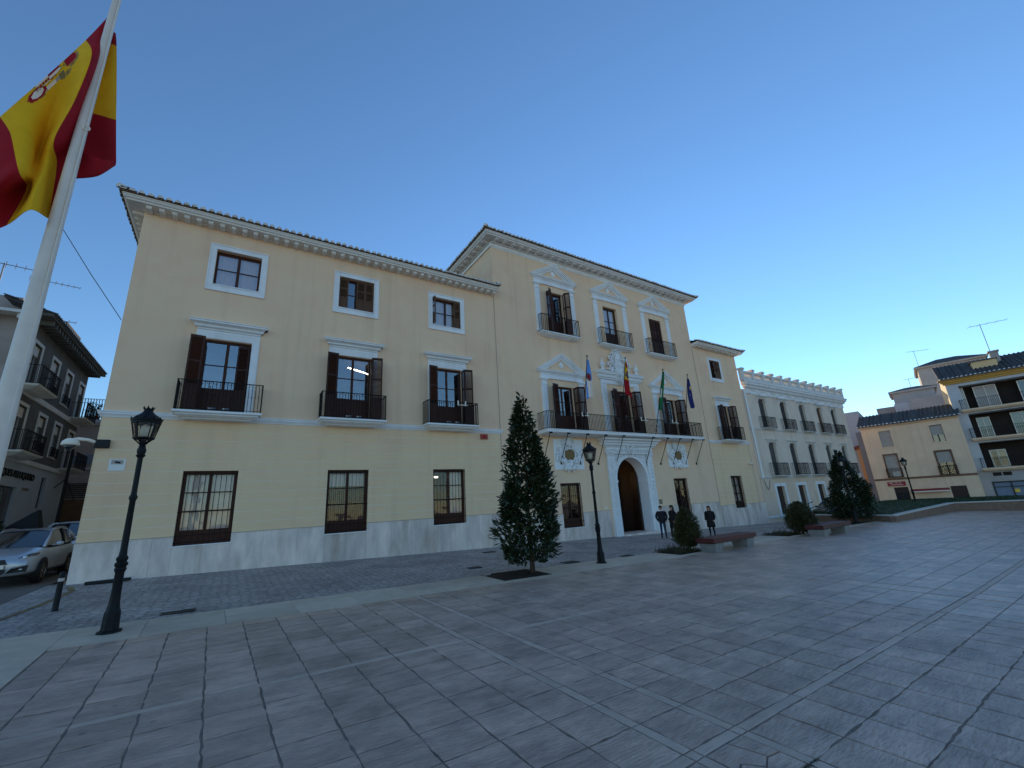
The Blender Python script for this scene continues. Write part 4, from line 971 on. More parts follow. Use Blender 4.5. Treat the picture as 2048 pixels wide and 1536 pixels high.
for i, c in enumerate(NUP):
    d = brown_doors(c, .60, 7.5, 10.3, mat='roof_old' if i != 3 else 'wood_old'); n_hood(c, 10.4, .98); slab_balcony(nb, c-1.12, c+1.12, .42, 7.36, 7.5, 8.52, 'old_trim', step=.12)
for i, c in enumerate(NLO):
    brown_doors(c, .62, 3.28, 6.24, mat='roof_old'); n_hood(c, 6.34, 1.0); slab_balcony(nb, c-1.25, c+1.25, .5, 3.12, 3.28, 4.36, 'old_trim', step=.12)
for i, c in enumerate(NGF):
    o = MB(); frame_rect(o, c-.95, c+.95, -.25, 2.62, .26, .001, .05); o.build('door_surround', 'trim', nb)
    o = MB(); z0 = 0 if i != 2 else -.75; o.fb(c-.68, c+.68, z0, 2.36, -.27, -.21)
    for s in (-1, 1): o.fb(c+s*.34-.28, c+s*.34+.28, z0+.15, 2.2, -.21, -.19)
    o.build('door', ['brown_door'], nb)
o = MB(); o.profile([(0, 10.62), (.05, 10.64), (.06, 10.9), (.12, 10.95), (.14, 11.05), (.3, 11.15), (.36, 11.3), (.48, 11.4), (.5, 11.55), (.56, 11.6), (.56, 11.68), (0, 11.74)], NX+.6, 58.3); o.build('cornice', 'trim', nb)
n = 13
for i in range(n):
    x = NX+.9+(58.0-NX-.9)*i/(n-1); o = MB(); o.prism([(x-.1, 10.6), (x+.1, 10.6), (x+.1, 10.92), (x-.1, 10.92)], -.28, -.05); o.build('corbel', 'trim', nb)
npost = 13; PX = [NX+.1+(58.35-NX-.1)*i/(npost-1) for i in range(npost)]
for x in PX:
    o = MB(); o.fb(x-.17, x+.17, 11.7, 12.72, .08, .42); o.fb(x-.23, x+.23, 12.72, 12.88, .02, .48); o.build('parapet_post', 'old_trim', nb)
for a, b in zip(PX, PX[1:]):
    o = MB(); o.fb(a+.17, b-.17, 11.7, 11.9, .1, .4); o.fb(a+.17, b-.17, 12.45, 12.62, .1, .4)
    k = 9
    for j in range(k): xx = a+.17+(b-a-.34)*(j+.5)/k; o.lathe([(.05, 0), (.075, .12), (.04, .34), (.045, .42), (.06, .55)], (xx, -.25, 11.9), 7)
    o.build('balustrade', 'old_trim', nb)
for z in (7.40, 3.14): 
    o = MB(); o.profile([(0, z-.1), (.05, z-.08), (.07, z), (.09, z+.04), (0, z+.06)], NX+.08, 58.55); o.build('string_course', 'old_trim', nb)
o = MB(); o.profile([(0, -.22), (.07, -.2), (.08, -.1), (.05, -.04), (0, -.02)], NX+.08, 47.2); o.build('plinth_moulding', 'old_trim', nb)
o = MB(); o.tube([(NX+.25, -.09, 10.9), (NX+.25, -.09, 7.6), (NX+.3, -.10, 6.2), (NX+.3, -.10, 3.1)], .085, 8); o.build('downpipe', 'trim', nb)
o = MB()
for sh in range(2): o.tube([(38.2+.9*k/8, -.03, 2.9-.75*math.sin(PI*k/8)-.04*sh) for k in range(9)], .012, 4)
o.build('cable', 'dark_metal', nb)

# ================================================================ generic small helpers for background houses (local frame: wall at y=0 facing -y)
def tiled_roof(par, x0, x1, p, z, d, rise, pitch=.30, mat='roof_old', ends=True):
    h = d*math.tan(rise); o = MB(); o.add([(x0, -p, z), (x1, -p, z), (x1, d-p, z+h), (x0, d-p, z+h), (x0, -p, z-.08), (x1, -p, z-.08), (x1, d-p, z+h-.08), (x0, d-p, z+h-.08)], [(0, 1, 2, 3), (7, 6, 5, 4), (0, 4, 5, 1), (1, 5, 6, 2), (3, 7, 4, 0)])
    rf = o.build('roof', mat, par); n = int((x1-x0)/pitch)
    for i in range(n+1):
        x = x0+(x1-x0)*i/n; t = MB(); m = 6; L = max(2, int(d/.5)); v = []
        for j in range(L+1):
            y = -p-.06+(d+.06)*j/L; zz = z+(y+p)*math.tan(rise)
            for r, e in ((.105, .0), (.085, .001)):
                v += [(x+r*math.cos(PI*k/m), y+e, zz+r*math.sin(PI*k/m)+.015*(r > .1)) for k in range(m+1)]
        w = 2*(m+1)
        f = []
        for j in range(L):
            a = j*w; b = (j+1)*w+(m+1)
            f += [(a+k, a+k+1, b+k+1, b+k) for k in range(m)]
        t.add(v, f, 0)
        if ends: t.add([(x+.1*math.cos(PI*k/m), -p-.062, z+.015+.1*math.sin(PI*k/m)) for k in range(m+1)], [tuple(range(m+1))], 1)
        t.build('tile_row', [mat, 'tile_end'], rf, fix=False)
    return rf
def antenna(name, label, base, h, az, els=7, boom=1.6):
    t = thing(name, label, 'antenna', base, az, 'television aerials on the roofs'); o = MB(); o.tube([(0, 0, 0), (0, 0, h)], .03, 5); o.build('mast', 'metal_grey', t)
    o = MB(); o.tube([(-boom*.3, 0, h-.1), (boom*.7, 0, h+.05)], .02, 4)
    for k in range(els): x = -boom*.3+boom*k/(els-1); w = .5-.035*k; o.tube([(x, -w, h-.1+.15*k/(els-1)), (x, w, h-.1+.15*k/(els-1))], .012, 4)
    o.build('boom', 'metal_grey', t); return t

# ================================================================ old house across the side street (faces +X)
def loc_off(x, y, z, rz):
    return (x, y, z), rz
set_off((0, 0, 0))
S = .905
LX, LY0 = -9.5, 30.3; BZ = .75
lh = thing('old_house', 'weathered grey-brown house with white window trims and hairdresser shop below', 'building', (LX, LY0, BZ), PI/2)
def LZ(z): return CAM_H+(z-CAM_H)*S-BZ
def LU(y): return y*S-LY0
U1 = LU(44.75)
cs = [LU(34.5), LU(37.7), LU(40.65), LU(43.75)]
zs0, zs1, zE, zG = LZ(10.05), LZ(12.8), LZ(14.0), LZ(6.35)
hh = []
for i, c in enumerate(cs):
    hh.append((c-.55, c+.55, zs0+.1 if i in (0, 3) else zs0+.5, zs1)); hh.append((c-.55, c+.55, zG+.15 if i in (0, 3) else zG+.6, LZ(9.15)))
mb = MB(); wall_holes(mb, 0, U1, zG, zE+.2, hh, .3); wall_holes(mb, 0, U1, -1, zG, [(0.4, 2.7, .2, LZ(4.75)), (LU(40.0), LU(40.9), LZ(3.7), LZ(5.65))], .25, 1)
shell(mb, 0, U1, 11, -1, zE+.2, 2); mb.build('wall', ['old_wall', 'old_white', 'old_pink'], lh)
for i, (a, b, c, d) in enumerate(hh):
    o = MB(); frame_rect(o, a-.16, b+.16, c-.1, d+.16, .16, .001, .04); o.build('window_surround', 'old_trim', lh)
    window(lh, a, b, c, d, .2, 2, 2, .07, mat='old_white', glass='glass', room=False); o = MB(); o.quad((a, .28, c), (b, .28, c), (b, .28, d), (a, .28, d)); o.build('interior', 'room', lh)
    o = MB(); o.fb(a, b, d-.55, d-.05, -.16, -.10); o.build('roller_blind', 'old_trim', lh)
for i in (0, 3):
    for zz in (zs0+.05, zG+.1):
        w = 1.15 if i == 0 else 1.0
        o = MB(); o.profile([(0, zz-.28), (.4, zz-.22), (.75, zz-.08), (.8, zz), (0, zz)], cs[i]-w+.5, cs[i]+w-.5); b = o.build('balcony', 'old_trim', lh); railing(b, cs[i]-w-.2, cs[i]+w+.2, .76, zz, zz+1.0, step=.13)
for i in (1, 2):
    for k, zz in enumerate((zs0+.5, zG+.6)): railing(lh, cs[i]-.6, cs[i]+.6, .12, zz-.05, zz+.5, step=.12)
o = MB(); o.profile([(0, zs0-.3), (.06, zs0-.28), (.08, zs0-.02), (0, zs0)], .05, U1-.05); o.profile([(0, zG-.25), (.08, zG-.22), (.1, zG), (0, zG+.03)], .05, U1-.05); o.build('string_course', 'old_trim', lh)
o = MB(); o.profile([(0, zE), (.1, zE+.02), (.7, zE+.06), (.75, zE+.18), (0, zE+.2)], 0, U1-.0); o.build('cornice', 'old_wall', lh)
for k in range(22):
    x = .1+(U1-.2)*k/21; o = MB(); o.fb(x-.09, x+.09, zE-.22, zE+.03, .0, .62); o.build('corbel', 'old_wall', lh)
tiled_roof(lh, -.5, U1+.4, .78, zE+.22, 2.0, .35)
o = MB(); o.box(.6, U1-.6, .9, 9, zE+.2, zE+1.35); o.build('attic', 'old_pink', lh)
TU, TT = LU(41.4), LZ(16.5)+.25; o = MB(); o.box(TU, U1-.05, .95, 5.0, zE+.3, TT, 0); o.box(TU-.1, U1+.05, .85, 5.1, TT, TT+.12, 1); o.fb(TU+1.0, TU+1.6, TT-1.6, TT-.6, -.97, -.93, 2); o.build('stair_tower', ['old_pink', 'roof_old', 'brown_door'], lh)
# the plaza-facing gable end gets its own eaves
o = MB(); 
for k in range(9): o.box(-.55, 0, .4+k*1.0, .58+k*1.0, zE-.2, zE+.05)
o.box(-.7, 0, 0, 10, zE+.05, zE+.2); o.build('side_eaves', 'old_trim', lh)
tx = MB(); tx.fb(.4, 2.7, .2, LZ(4.75), -.2, -.14); tx.fb(1.5, 1.6, .2, LZ(4.75), -.14, -.1); tx.build('shop_window', 'car_glass', lh)
tx = MB(); tx.fb(LU(40.0), LU(40.9), LZ(3.7), LZ(5.65), -.2, -.15); tx.build('narrow_window', 'black', lh)
tx = MB(); tx.fb(LU(37.2), LU(38.2), LZ(4.65), LZ(4.8), .001, .03); tx.build('name_plate', 'metal_grey', lh)
me = text_mesh('QUES PELUQUERO', .50, .02); me.materials.append(MATS['black'])
link('shop_lettering', me, lh, ((LU(33.4)+LU(39.1))/2, -.03, LZ(5.27)), (PI/2, 0, 0))['kind'] = 'stuff'
for (bx, by, bz, el, bm) in ((-11.2, 30.3, 0, 7, 2.0), (-11.2, 35.4, 0, 9, 2.2), (-10.8, 36.2, 0, 6, 1.6)):
    antenna('roof_antenna', ['branched aerial at the far left edge above the old house', 'tall aerial rising behind the white flagpole', 'small aerial on the old house roof right of the flagpole'][(-11.2, 35.4) == (bx, by) and 1 or (bx == -10.8 and 2 or 0)], (bx, by, zE+BZ+1.3), {30.3: 1.6, 35.4: 3.2, 36.2: 1.0}[by], math.radians(20), el, bm)
# end of the side street
se = thing('street_end_house', 'pinkish house with terrace closing the narrow side street', 'building', (-14, 44, 1.0))
o = MB(); wall_holes(o, 0, 11, 0, 9.0, [], .2); shell(o, 0, 11, 8, 0, 9.0); o.build('wall', 'old_pink', se)
o = MB(); o.fb(0, 11, 9.0, 9.25, .0, .25); o.fb(0, 11, 8.85, 9.0, .0, .15); o.build('cornice', 'old_white', se)
o = MB(); o.fb(2.9, 6.4, 5.9, 6.6, .001, .05); o.build('sign_band', 'bluegrey', se); o = MB(); o.fb(2.5, 7, 5.5, 5.62, .001, .07); o.build('string_course', 'old_white', se)
for k in range(8):
    o = MB(); o.fb(3.0, 6.5, 3.45+.14*k, 3.53+.14*k, .001, .06); o.build('louvre', 'dark_metal', se)
o = MB(); o.fb(3.2, 6.8, 0, 3.35, .001, .04); o.build('garage_door', 'garage', se)
railing(se, 3.6, 7.0, -.1, 9.25, 10.9, p0=-.2, step=.16, bar=.02)
for k in range(3):
    pt = thing('potted_plant', ['leafy plant in terracotta pot behind terrace railing, leftmost', 'tall spiky plant in pot behind terrace railing, middle one', 'bushy plant in terracotta pot behind terrace railing next to town hall corner'][k], 'plant', (-9.9+.42*k, 44.5, 10.25), 0, 'potted plants on the terrace')
    o = MB(); o.lathe([(.14, 0), (.2, .35), (.22, .36)], (0, 0, 0), 10); o.build('pot', 'terracotta', pt)
    o = MB(); q = random.Random(k)
    for j in range(90):
        a = q.uniform(0, 6.28); r = q.uniform(0, .25); z = .3+q.uniform(0, 1.2-.2*k); o.quad((r*math.cos(a), r*math.sin(a), z), (r*math.cos(a)+.12*q.uniform(-1, 1), r*math.sin(a)+.12*q.uniform(-1, 1), z+.14), (r*math.cos(a)+.16*q.uniform(-1, 1), r*math.sin(a)+.1, z+.02))
    o.build('foliage', 'bush_leaf', pt, fix=False)
# thin lamp post of the side street and overhead cable
sl = thing('street_light', 'slim dark street light pole at the end of the side street', 'street light', (-7.6, 32.5, .7))
o = MB(); o.tube([(0, 0, 0), (0, 0, 5.9)], [.09, .06], 8); o.build('pole', 'iron', sl); o = MB(); o.tube([(0, 0, 4.2), (.35, -.1, 3.4), (.5, -.1, 3.0)], .02, 5); o.tube([(0, 0, 4.2), (-.4, 0, 3.7)], .03, 5); o.build('bracket', 'iron', sl)
o = MB(); P0, P1 = Vector((-4.14, YF-.02, 9.6)), Vector((-6.3, 19.9, 12.95)); P2 = Vector((-14, 20, 26))
o.tube([P0, P0.lerp(P1, .5)+Vector((0, 0, -.05)), P1, P2], .012, 4); o.build('overhead_cable', 'dark_metal'); tag(bpy.data.objects['overhead_cable'], 'thin overhead cable running up from the left edge of the facade', 'cable')

# ================================================================ cream corner house on the right (faces the square)
S = 1.1
def SZ(z): return CAM_H+(z-CAM_H)*S
az = math.radians(-79.8); ch0 = Vector((57.02*S, 18.4*S)); CB = -1.55
ch = thing('cream_house', 'small cream house with dark tiled roof and red shop sign', 'building', (ch0.x, ch0.y, CB), az)
def cu(u): return (-u-5.70)*S
def cz(z): return SZ(z)-CB
W = cu(-13.3)
wt = [(cu(-7.13), cu(-8.09), cz(5.62), cz(7.36)), (cu(-11.08), cu(-11.99), cz(5.6), cz(7.33)), (cu(-7.05), cu(-8.0), cz(2.6), cz(4.85)), (cu(-10.95), cu(-11.98), cz(2.5), cz(4.75))]
gh = [(cu(-7.07), cu(-8.17), 0, cz(1.58)), (cu(-11.2), cu(-12.3), 0, cz(1.44))]
mb = MB(); wall_holes(mb, 0, W, 0, cz(7.95), wt+gh, .22); shell(mb, 0, W, 9, 0, cz(7.95)); mb.build('wall', 'cream', ch)
for i, (a, b, c, d) in enumerate(wt):
    fr = 'brown_trim' if i > 1 else 'cream'; o = MB(); frame_rect(o, a-.14, b+.14, c-.05, d+.14, .14, .001, .05); o.build('window_surround', fr, ch)
    w = window(ch, a, b, c, d, .15, 2, 1, .06, mat='brown_door' if i in (1, 3) else 'old_white', glass='glass_clear', room=False)
    o = MB(); o.quad((a, .21, c), (b, .21, c), (b, .21, d), (a, .21, d)); o.build('interior', 'room' if i != 1 else 'orange_wall', ch)
    bl = {0: 0, 1: .45, 2: .02, 3: .52}[i]; zb = c+(d-c)*bl; k = int((d-zb)/.07); o = MB()
    for j in range(k): o.fb(a+.02, b-.02, zb+.07*j, zb+.07*j+.062, -.12, -.10)
    o.build('roller_blind', 'blind', w)
    if i > 1: railing(ch, a-.15, b+.15, .3, c-.02, c+.95, step=.11)
    if i == 2: o = MB(); o.fb(a+.35, b-.05, c+.05, c+.6, .02, .24); o.lathe([(.2, 0), (.2, .02)], ((a+b)/2+.2, 0, 0), 10); o.v[-20:] = [(x, -.245-z, c+.33+y) for x, y, z in o.v[-20:]]; o.build('air_conditioner', ['white'], ch)
o = MB(); o.profile([(0, cz(2.33)), (.1, cz(2.35)), (.1, cz(2.5)), (0, cz(2.52))], .1, W-.1); o.build('string_course', 'brown_trim', ch)
o = MB(); o.profile([(0, cz(7.75)), (.12, cz(7.8)), (.2, cz(7.95)), (0, cz(7.97))], .1, W-.1); o.build('cornice', 'cream', ch)
tiled_roof(ch, -.15, W+.15, .45, cz(8.0), 3.6, .42, .34)
o = MB(); o.fb(*gh[0], -.2, -.15, 0); o.fb(gh[0][0], gh[0][1], cz(1.05), cz(1.58), -.15, -.12, 1); o.fb((gh[0][0]+gh[0][1])/2-.03, (gh[0][0]+gh[0][1])/2+.03, 0, cz(1.05), -.15, -.12, 1); o.build('shop_door', ['black', 'brown_door'], ch)
o = MB(); o.fb(*gh[1], -.12, -.08); 
for k in range(14): o.fb(gh[1][0], gh[1][1], .1+.17*k, .13+.17*k, -.08, -.07)
o.build('garage_door', 'brown_door', ch)
o = MB(); o.fb(0, W, 0, .5, .001, .03); o.build('plinth', 'brown_trim', ch)
sg = thing('shop_sign', 'red shop sign with white lettering above the dark doorway', 'sign', (0, 0, 0)); sg.parent = None
sg.location = ch.matrix_basis @ Vector((0, 0, 0)); M3 = Matrix.Translation((ch0.x, ch0.y, CB)) @ Matrix.Rotation(az, 4, 'Z'); sg.location = M3.translation; sg.rotation_euler = (0, 0, az)
o = MB(); o.fb(cu(-6.69), cu(-8.1), cz(1.73), cz(2.15), .035, .12); o.build('board', 'sign_red', sg)
for zz, hgt, parts in ((1.99, .13, (.10, .34, .42, .60, .66, .78)), (1.81, .10, (.16, .86))):
    o = MB(); A, B = cu(-6.69), cu(-8.1)
    for j in range(0, len(parts), 2): 
        n = max(2, int((parts[j+1]-parts[j])*26))
        for k in range(n): x = A+(B-A)*(parts[j]+(parts[j+1]-parts[j])*k/n); o.fb(x, x+.03, cz(zz), cz(zz)+hgt*(1 if k % 3 else .8), .12, .126)
    o.build('lettering', 'flag_white', sg)
aw = thing('shop_awning', 'dark red awning with white valance on the cream house wall', 'awning', M3.translation, az)
o = MB(); a, b = cu(-8.34), cu(-11.14); o.add([(a, -.03, cz(1.32)), (b, -.03, cz(1.32)), (b, -.7, cz(1.14)), (a, -.7, cz(1.14)), (a, -.03, cz(1.26)), (b, -.03, cz(1.26)), (b, -.7, cz(1.10)), (a, -.7, cz(1.10))], [(0, 1, 2, 3), (7, 6, 5, 4), (3, 2, 6, 7), (0, 3, 7, 4), (1, 5, 6, 2)]); o.build('canopy', 'awning_red', aw)
o = MB(); o.fb(a, b, cz(1.02), cz(1.12), .701, .72); o.build('valance', 'flag_white', aw)

# ================================================================ balconied apartment block at the right edge
az2 = math.radians(104-180); ap0 = Vector((59.43*S, 11.26*S)); AB = -1.55
ap = thing('apartment_block', 'four-storey apartment block with long balconies and ochre eaves at right edge', 'building', (ap0.x, ap0.y, AB), az2)
def au(u): return (-u-5.916)*S
def azz(z): return SZ(z)-AB
AW = 17.0; zf1, zf2, zf3, zE = azz(2.9), azz(5.72), azz(8.53), azz(11.55)
mb = MB()
hs_ = [(.95, AW-1, zf+.0, zf+2.35*S) for zf in (zf1, zf2, zf3)]
wall_holes(mb, 0, AW, zf1-.25, zE, hs_, 1.6); wall_holes(mb, 0, AW, 0, zf1-.25, [(.9, 6.5, 0, azz(1.62))], .3, 1)
mb.quad((0, 0, 0), (0, 9, 0), (0, 9, azz(8.0)), (0, 0, azz(8.0)), mi=0); mb.quad((0, 0, azz(8.0)), (0, 9, azz(8.0)), (0, 9, zE), (0, 0, zE), mi=2); mb.quad((AW, 0, 0), (AW, 9, 0), (AW, 9, zE), (AW, 0, zE)); mb.quad((0, 9, 0), (AW, 9, 0), (AW, 9, zE), (0, 9, zE)); mb.quad((0, 0, zE), (AW, 0, zE), (AW, 9, zE), (0, 9, zE))
mb.build('wall', ['apt_white', 'tan', 'apt_lit'], ap)
mb = MB(); mb.add([(0, 0, zE), (0, 9, zE), (0, 4.5, zE+2.0)], [(0, 1, 2)]); mb.build('gable', 'apt_lit', ap)
for fi, (a, b, c, d) in enumerate(hs_):
    o = MB(); o.quad((a, 1.58, c), (b, 1.58, c), (b, 1.58, d), (a, 1.58, d)); o.build('loggia_wall', 'loggia', ap)
    o = MB(); o.profile([(0, c-.34), (.35, c-.32), (.45, c-.2), (.5, c-.16), (.5, c-.02), (0, c)], .75+.3, AW-1); b2 = o.build('balcony', 'cream', ap)
    railing(b2, .65, AW-1.2, .44, c, c+1.0, p0=0, step=.14)
    for k, (x0, w, zt) in enumerate(((1.0, .3, .95), (2.0, 1.7, .92), (5.2, 1.6, .9)) if fi == 2 else ((1.5, 1.0, .85), (4.0, 1.5, .9), (7, 1.5, .9)) if fi == 1 else ((1.6, 1.2, .7), (4.6, .9, .9))):
        y = 1.5-.5*(fi == 2); o = MB(); frame_rect(o, x0, x0+w, c+.05, c+(d-c)*zt, .07, -y, -y+.06); o.fb(x0+w/2-.03, x0+w/2+.03, c+.1, c+(d-c)*zt-.05, -y, -y+.05); w_ = o.build('window', 'white', ap)
        o = MB(); o.fb(x0+.07, x0+w-.07, c+.1, c+(d-c)*zt-.07, -y-.02, -y); o.build('pane', 'blind' if fi == 2 and k == 1 else 'car_glass', w_)
o = MB(); o.profile([(0, zE-.45), (.15, zE-.43), (.2, zE-.25), (.32, zE-.22), (.36, zE-.06), (.5, zE-.02), (.52, zE+.1), (0, zE+.12)], 0, AW); o.build('cornice', 'ochre', ap)
tiled_roof(ap, -.3, AW+.3, .65, zE+.14, 5.0, .44, .34)
o = MB(); o.box(2.6, 4.5, 1.2, 3.2, zE+.5, zE+1.75, 0); o.box(2.5, 4.6, 1.1, 3.3, zE+1.75, zE+1.85, 1); o.build('dormer', ['apt_lit', 'roof_old'], ap)
o = MB(); o.box(4.3, 4.95, 2.3, 3.0, zE+.8, zE+2.7); o.box(4.2, 5.05, 2.2, 3.1, zE+2.7, zE+2.85); o.build('chimney', 'tan', ap)
o = MB(); frame_rect(o, .95, 6.4, 0, azz(1.6), .09, -.25, -.15); 
for x in (2.2, 4.2): o.fb(x, x+.09, 0, azz(1.55), -.24, -.15)
o.fb(1.0, 6.3, azz(1.1), azz(1.1)+.07, -.24, -.16); sw = o.build('shop_window', 'dark_metal', ap); o = MB(); o.fb(1.0, 6.3, .05, azz(1.55), -.28, -.26); o.build('pane', 'bluegrey', sw)
o = MB(); o.fb(2.3, 2.65, azz(.6), azz(.9), -.25, -.24); o.build('sticker', 'star_yellow', sw)
for x0 in (1.2, 1.9): o = MB(); o.fb(x0, x0+.6, zf1-.85, zf1-.5, .001, .02); o.build('vent', 'loggia', ap)
antenna('roof_antenna', 'tall roof aerial with crossed booms above the apartment chimney', (67.0, 8.45, 15.0), 3.1, math.radians(-60), 5, 3.0)

# ================================================================ roofs stepping up behind
def block(name, label, P, w, d, z0, z1, mats, roof=0, az_=math.radians(-76), eave=.4):
    t = thing(name, label, 'building', (P[0], P[1], z0), az_); o = MB(); wall_holes(o, 0, w, 0, z1-z0, [], .2); shell(o, 0, w, d, 0, z1-z0); o.build('wall', mats[0], t)
    if roof:
        h = z1-z0; o = MB(); e = eave; v = [(-e, -e, h), (w+e, -e, h), (w+e, d+e, h), (-e, d+e, h), (w*.35, d*.5, h+roof), (w*.65, d*.5, h+roof)]
        o.add(v, [(0, 1, 5, 4), (1, 2, 5), (2, 3, 4, 5), (3, 0, 4), (3, 2, 1, 0)]); o.build('roof', mats[1], t)
        o = MB(); o.box(-e*.8, w+e*.8, -e*.8, d+e*.8, h-.3, h-.02); o.build('cornice', mats[2] if len(mats) > 2 else mats[0], t)
    return t
hb = block('hip_roof_house', 'tall tan building with brown hipped roof behind the cream house', (98.17, 21.28), 8.2, 9, -2, 21.0, ['tan', 'roof_old', 'tan'], 1.6)
o = MB(); o.fb(3.6, 7.4, 21.0, 21.7, .001, .03); o.build('vent_strip', 'roof_old', hb)
for k in range(2): o = MB(); o.fb(1.8+1.4*k, 2.4+1.4*k, 15.5, 17.2, .001, .05); o.build('window', 'brown_trim', hb)
block('terrace_house', 'stepped terrace with brown sheltered roof behind the cream house', (82.1, 21.4), 4.6, 6, -2, 15.1, ['tan', 'roof_old', 'tan'], .8)
o = MB(); 
b1 = block('low_terrace', 'low pale roof terrace block behind the cream house roof', (81.6, 23.6), 4, 4, -2, 13.0, ['old_pink'])
block('parapet_terrace', 'tan parapet wall rising behind the cream house roof', (79, 18.9), 4.2, 3, -2, 13.2, ['tan'])
block('white_shed', 'small white rooftop shed on the terraces behind the cream house', (80, 21.0), 1.8, 2, -2, 13.0, ['old_white'])
block('grey_house', 'plain grey house seen in the gap beyond the white house', (73.2, 35.5), 11.7, 8, -2, 12.4, ['grey_wall'])  # left end lengthened out of view to keep sun off the square
block('orange_house', 'narrow orange house at the end of the gap', (73.8, 24.8), 3.0, 5, -2, 7.2, ['orange_wall', 'terracotta', 'terracotta'], .6)
block('slate_house', 'blue-grey side wall of the house behind the cream house', (65.8, 21.8), 1.2, 6, -2, 8.4, ['bluegrey'])
antenna('roof_antenna', 'branched aerial on the tan building left of its hipped roof', (98.3, 21.0, 21.0), 3.0, math.radians(-40), 6, 3.4)
antenna('roof_antenna', 'small aerial above the stepped terrace roof', (82.7, 19.2, 15.0), 1.7, math.radians(-60), 6, 2.0)
antenna('roof_antenna', 'tiny aerial behind the parapet of the white house', (54.0, 30, 11.2), 2.9, math.radians(30), 6, 1.3)
# ================================================================ raised lawn on the right
def poly_pts(pts, k=1): return pts
set_off((0, 0, 0))
LW = [(37.2, 16.2, .14), (35.6, 10.95, .12), (49.4, 11.2, .27), (50.7, 7.7, .27), (53.0, -3.0, .27)]     # wall line with coping height
lawn = thing('raised_bed', 'raised lawn bed with low brown wall and pale coping at right', 'planter', (43, 12, gz(43, 12)))
set_off((43, 12, gz(43, 12)))
for (x0, y0, h0), (x1, y1, h1) in zip(LW, LW[1:]):
    d = Vector((x1-x0, y1-y0)).normalized(); nx, ny = d.y, -d.x
    L = math.hypot(x1-x0, y1-y0)
    mb = MB(); v = []
    for x, y, h in ((x0, y0, h0), (x1, y1, h1)):
        for o_ in (0, -.3):
            X, Y = x+nx*o_, y+ny*o_; v += [(X, Y, gz(x, y)-.1), (X, Y, h-.08)]
    mb.add(v, [(0, 1, 5, 4), (2, 6, 7, 3), (1, 3, 7, 5), (0, 2, 3, 1), (4, 5, 7, 6)]); mb.build('bed_wall', 'bed_brown', lawn)
    n = max(1, int(L/1.2))
    for k in range(n):
        ta, tb = k/n+.002, (k+1)/n-.002; v = []
        for t in (ta, tb):
            x, y, h = x0+(x1-x0)*t, y0+(y1-y0)*t, h0+(h1-h0)*t
            for o_ in (.05, -.36): v += [(x+nx*o_, y+ny*o_, h-.08), (x+nx*o_, y+ny*o_, h)]
        mb = MB(); mb.add(v, [(0, 1, 5, 4), (2, 6, 7, 3), (1, 3, 7, 5), (0, 2, 3, 1), (4, 5, 7, 6), (0, 4, 6, 2)]); mb.build('coping_stone', 'coping', lawn)
# lawn surface: between the wall line and the street in front of the houses
front = [(37.4, 15.9), (35.95, 11.2), (49.6, 11.5), (50.95, 7.8), (53.3, -3)]; fz = [.11, .09, .24, .24, .24]
backp = [(38.5, 17.0), (44, 17.8), (54.5, 17.0), (56, 9), (57.5, -3)]; bz = [.2, .34, .44, .40, .35]
mb = MB(); nu, nv = 60, 10; vs = []
def pl(P, t):
    t = t*(len(P)-1); i = min(int(t), len(P)-2); f = t-i; return tuple(a+(b-a)*f for a, b in zip(P[i], P[i+1]))
F3 = [(*p, z) for p, z in zip(front, fz)]; B3 = [(*p, z) for p, z in zip(backp, bz)]
for j in range(nv+1):
    for i in range(nu+1):
        a, b = Vector(pl(F3, i/nu)), Vector(pl(B3, i/nu)); p = a.lerp(b, j/nv); p.z += .12*math.sin(PI*j/nv)+RND.uniform(-.015, .02) if 0 < j < nv else 0; vs.append(tuple(p))
mb.add(vs, [(j*(nu+1)+i, j*(nu+1)+i+1, (j+1)*(nu+1)+i+1, (j+1)*(nu+1)+i) for j in range(nv) for i in range(nu)])
lo_ = [(x, y, -1.6) for x, y, z in vs[nv*(nu+1):]]; b = len(mb.v); mb.v += lo_
for i in range(nu): mb.f.append((nv*(nu+1)+i, nv*(nu+1)+i+1, b+i+1, b+i)); mb.m.append(0)
mb.build('turf', 'grass', lawn, smooth=True, fix=False)
mb = MB(); q = random.Random(4)
for k in range(15000):
    i, t = q.random(), q.random()**1.3; a, b = Vector(pl(F3, i)), Vector(pl(B3, i)); p = a.lerp(b, t); p.z += .12*math.sin(PI*t)-.02; an = q.uniform(0, 6.28); w = .02; h = q.uniform(.05, .12)
    dx, dy = math.cos(an)*w, math.sin(an)*w; mb.add([(p.x-dx, p.y-dy, p.z), (p.x+dx, p.y+dy, p.z), (p.x+q.uniform(-.05, .05), p.y+q.uniform(-.05, .05), p.z+h)], [(0, 1, 2)])
o = mb.build('grass_blades', 'grass', lawn, fix=False); o['kind'] = 'stuff'
set_off((0, 0, 0))

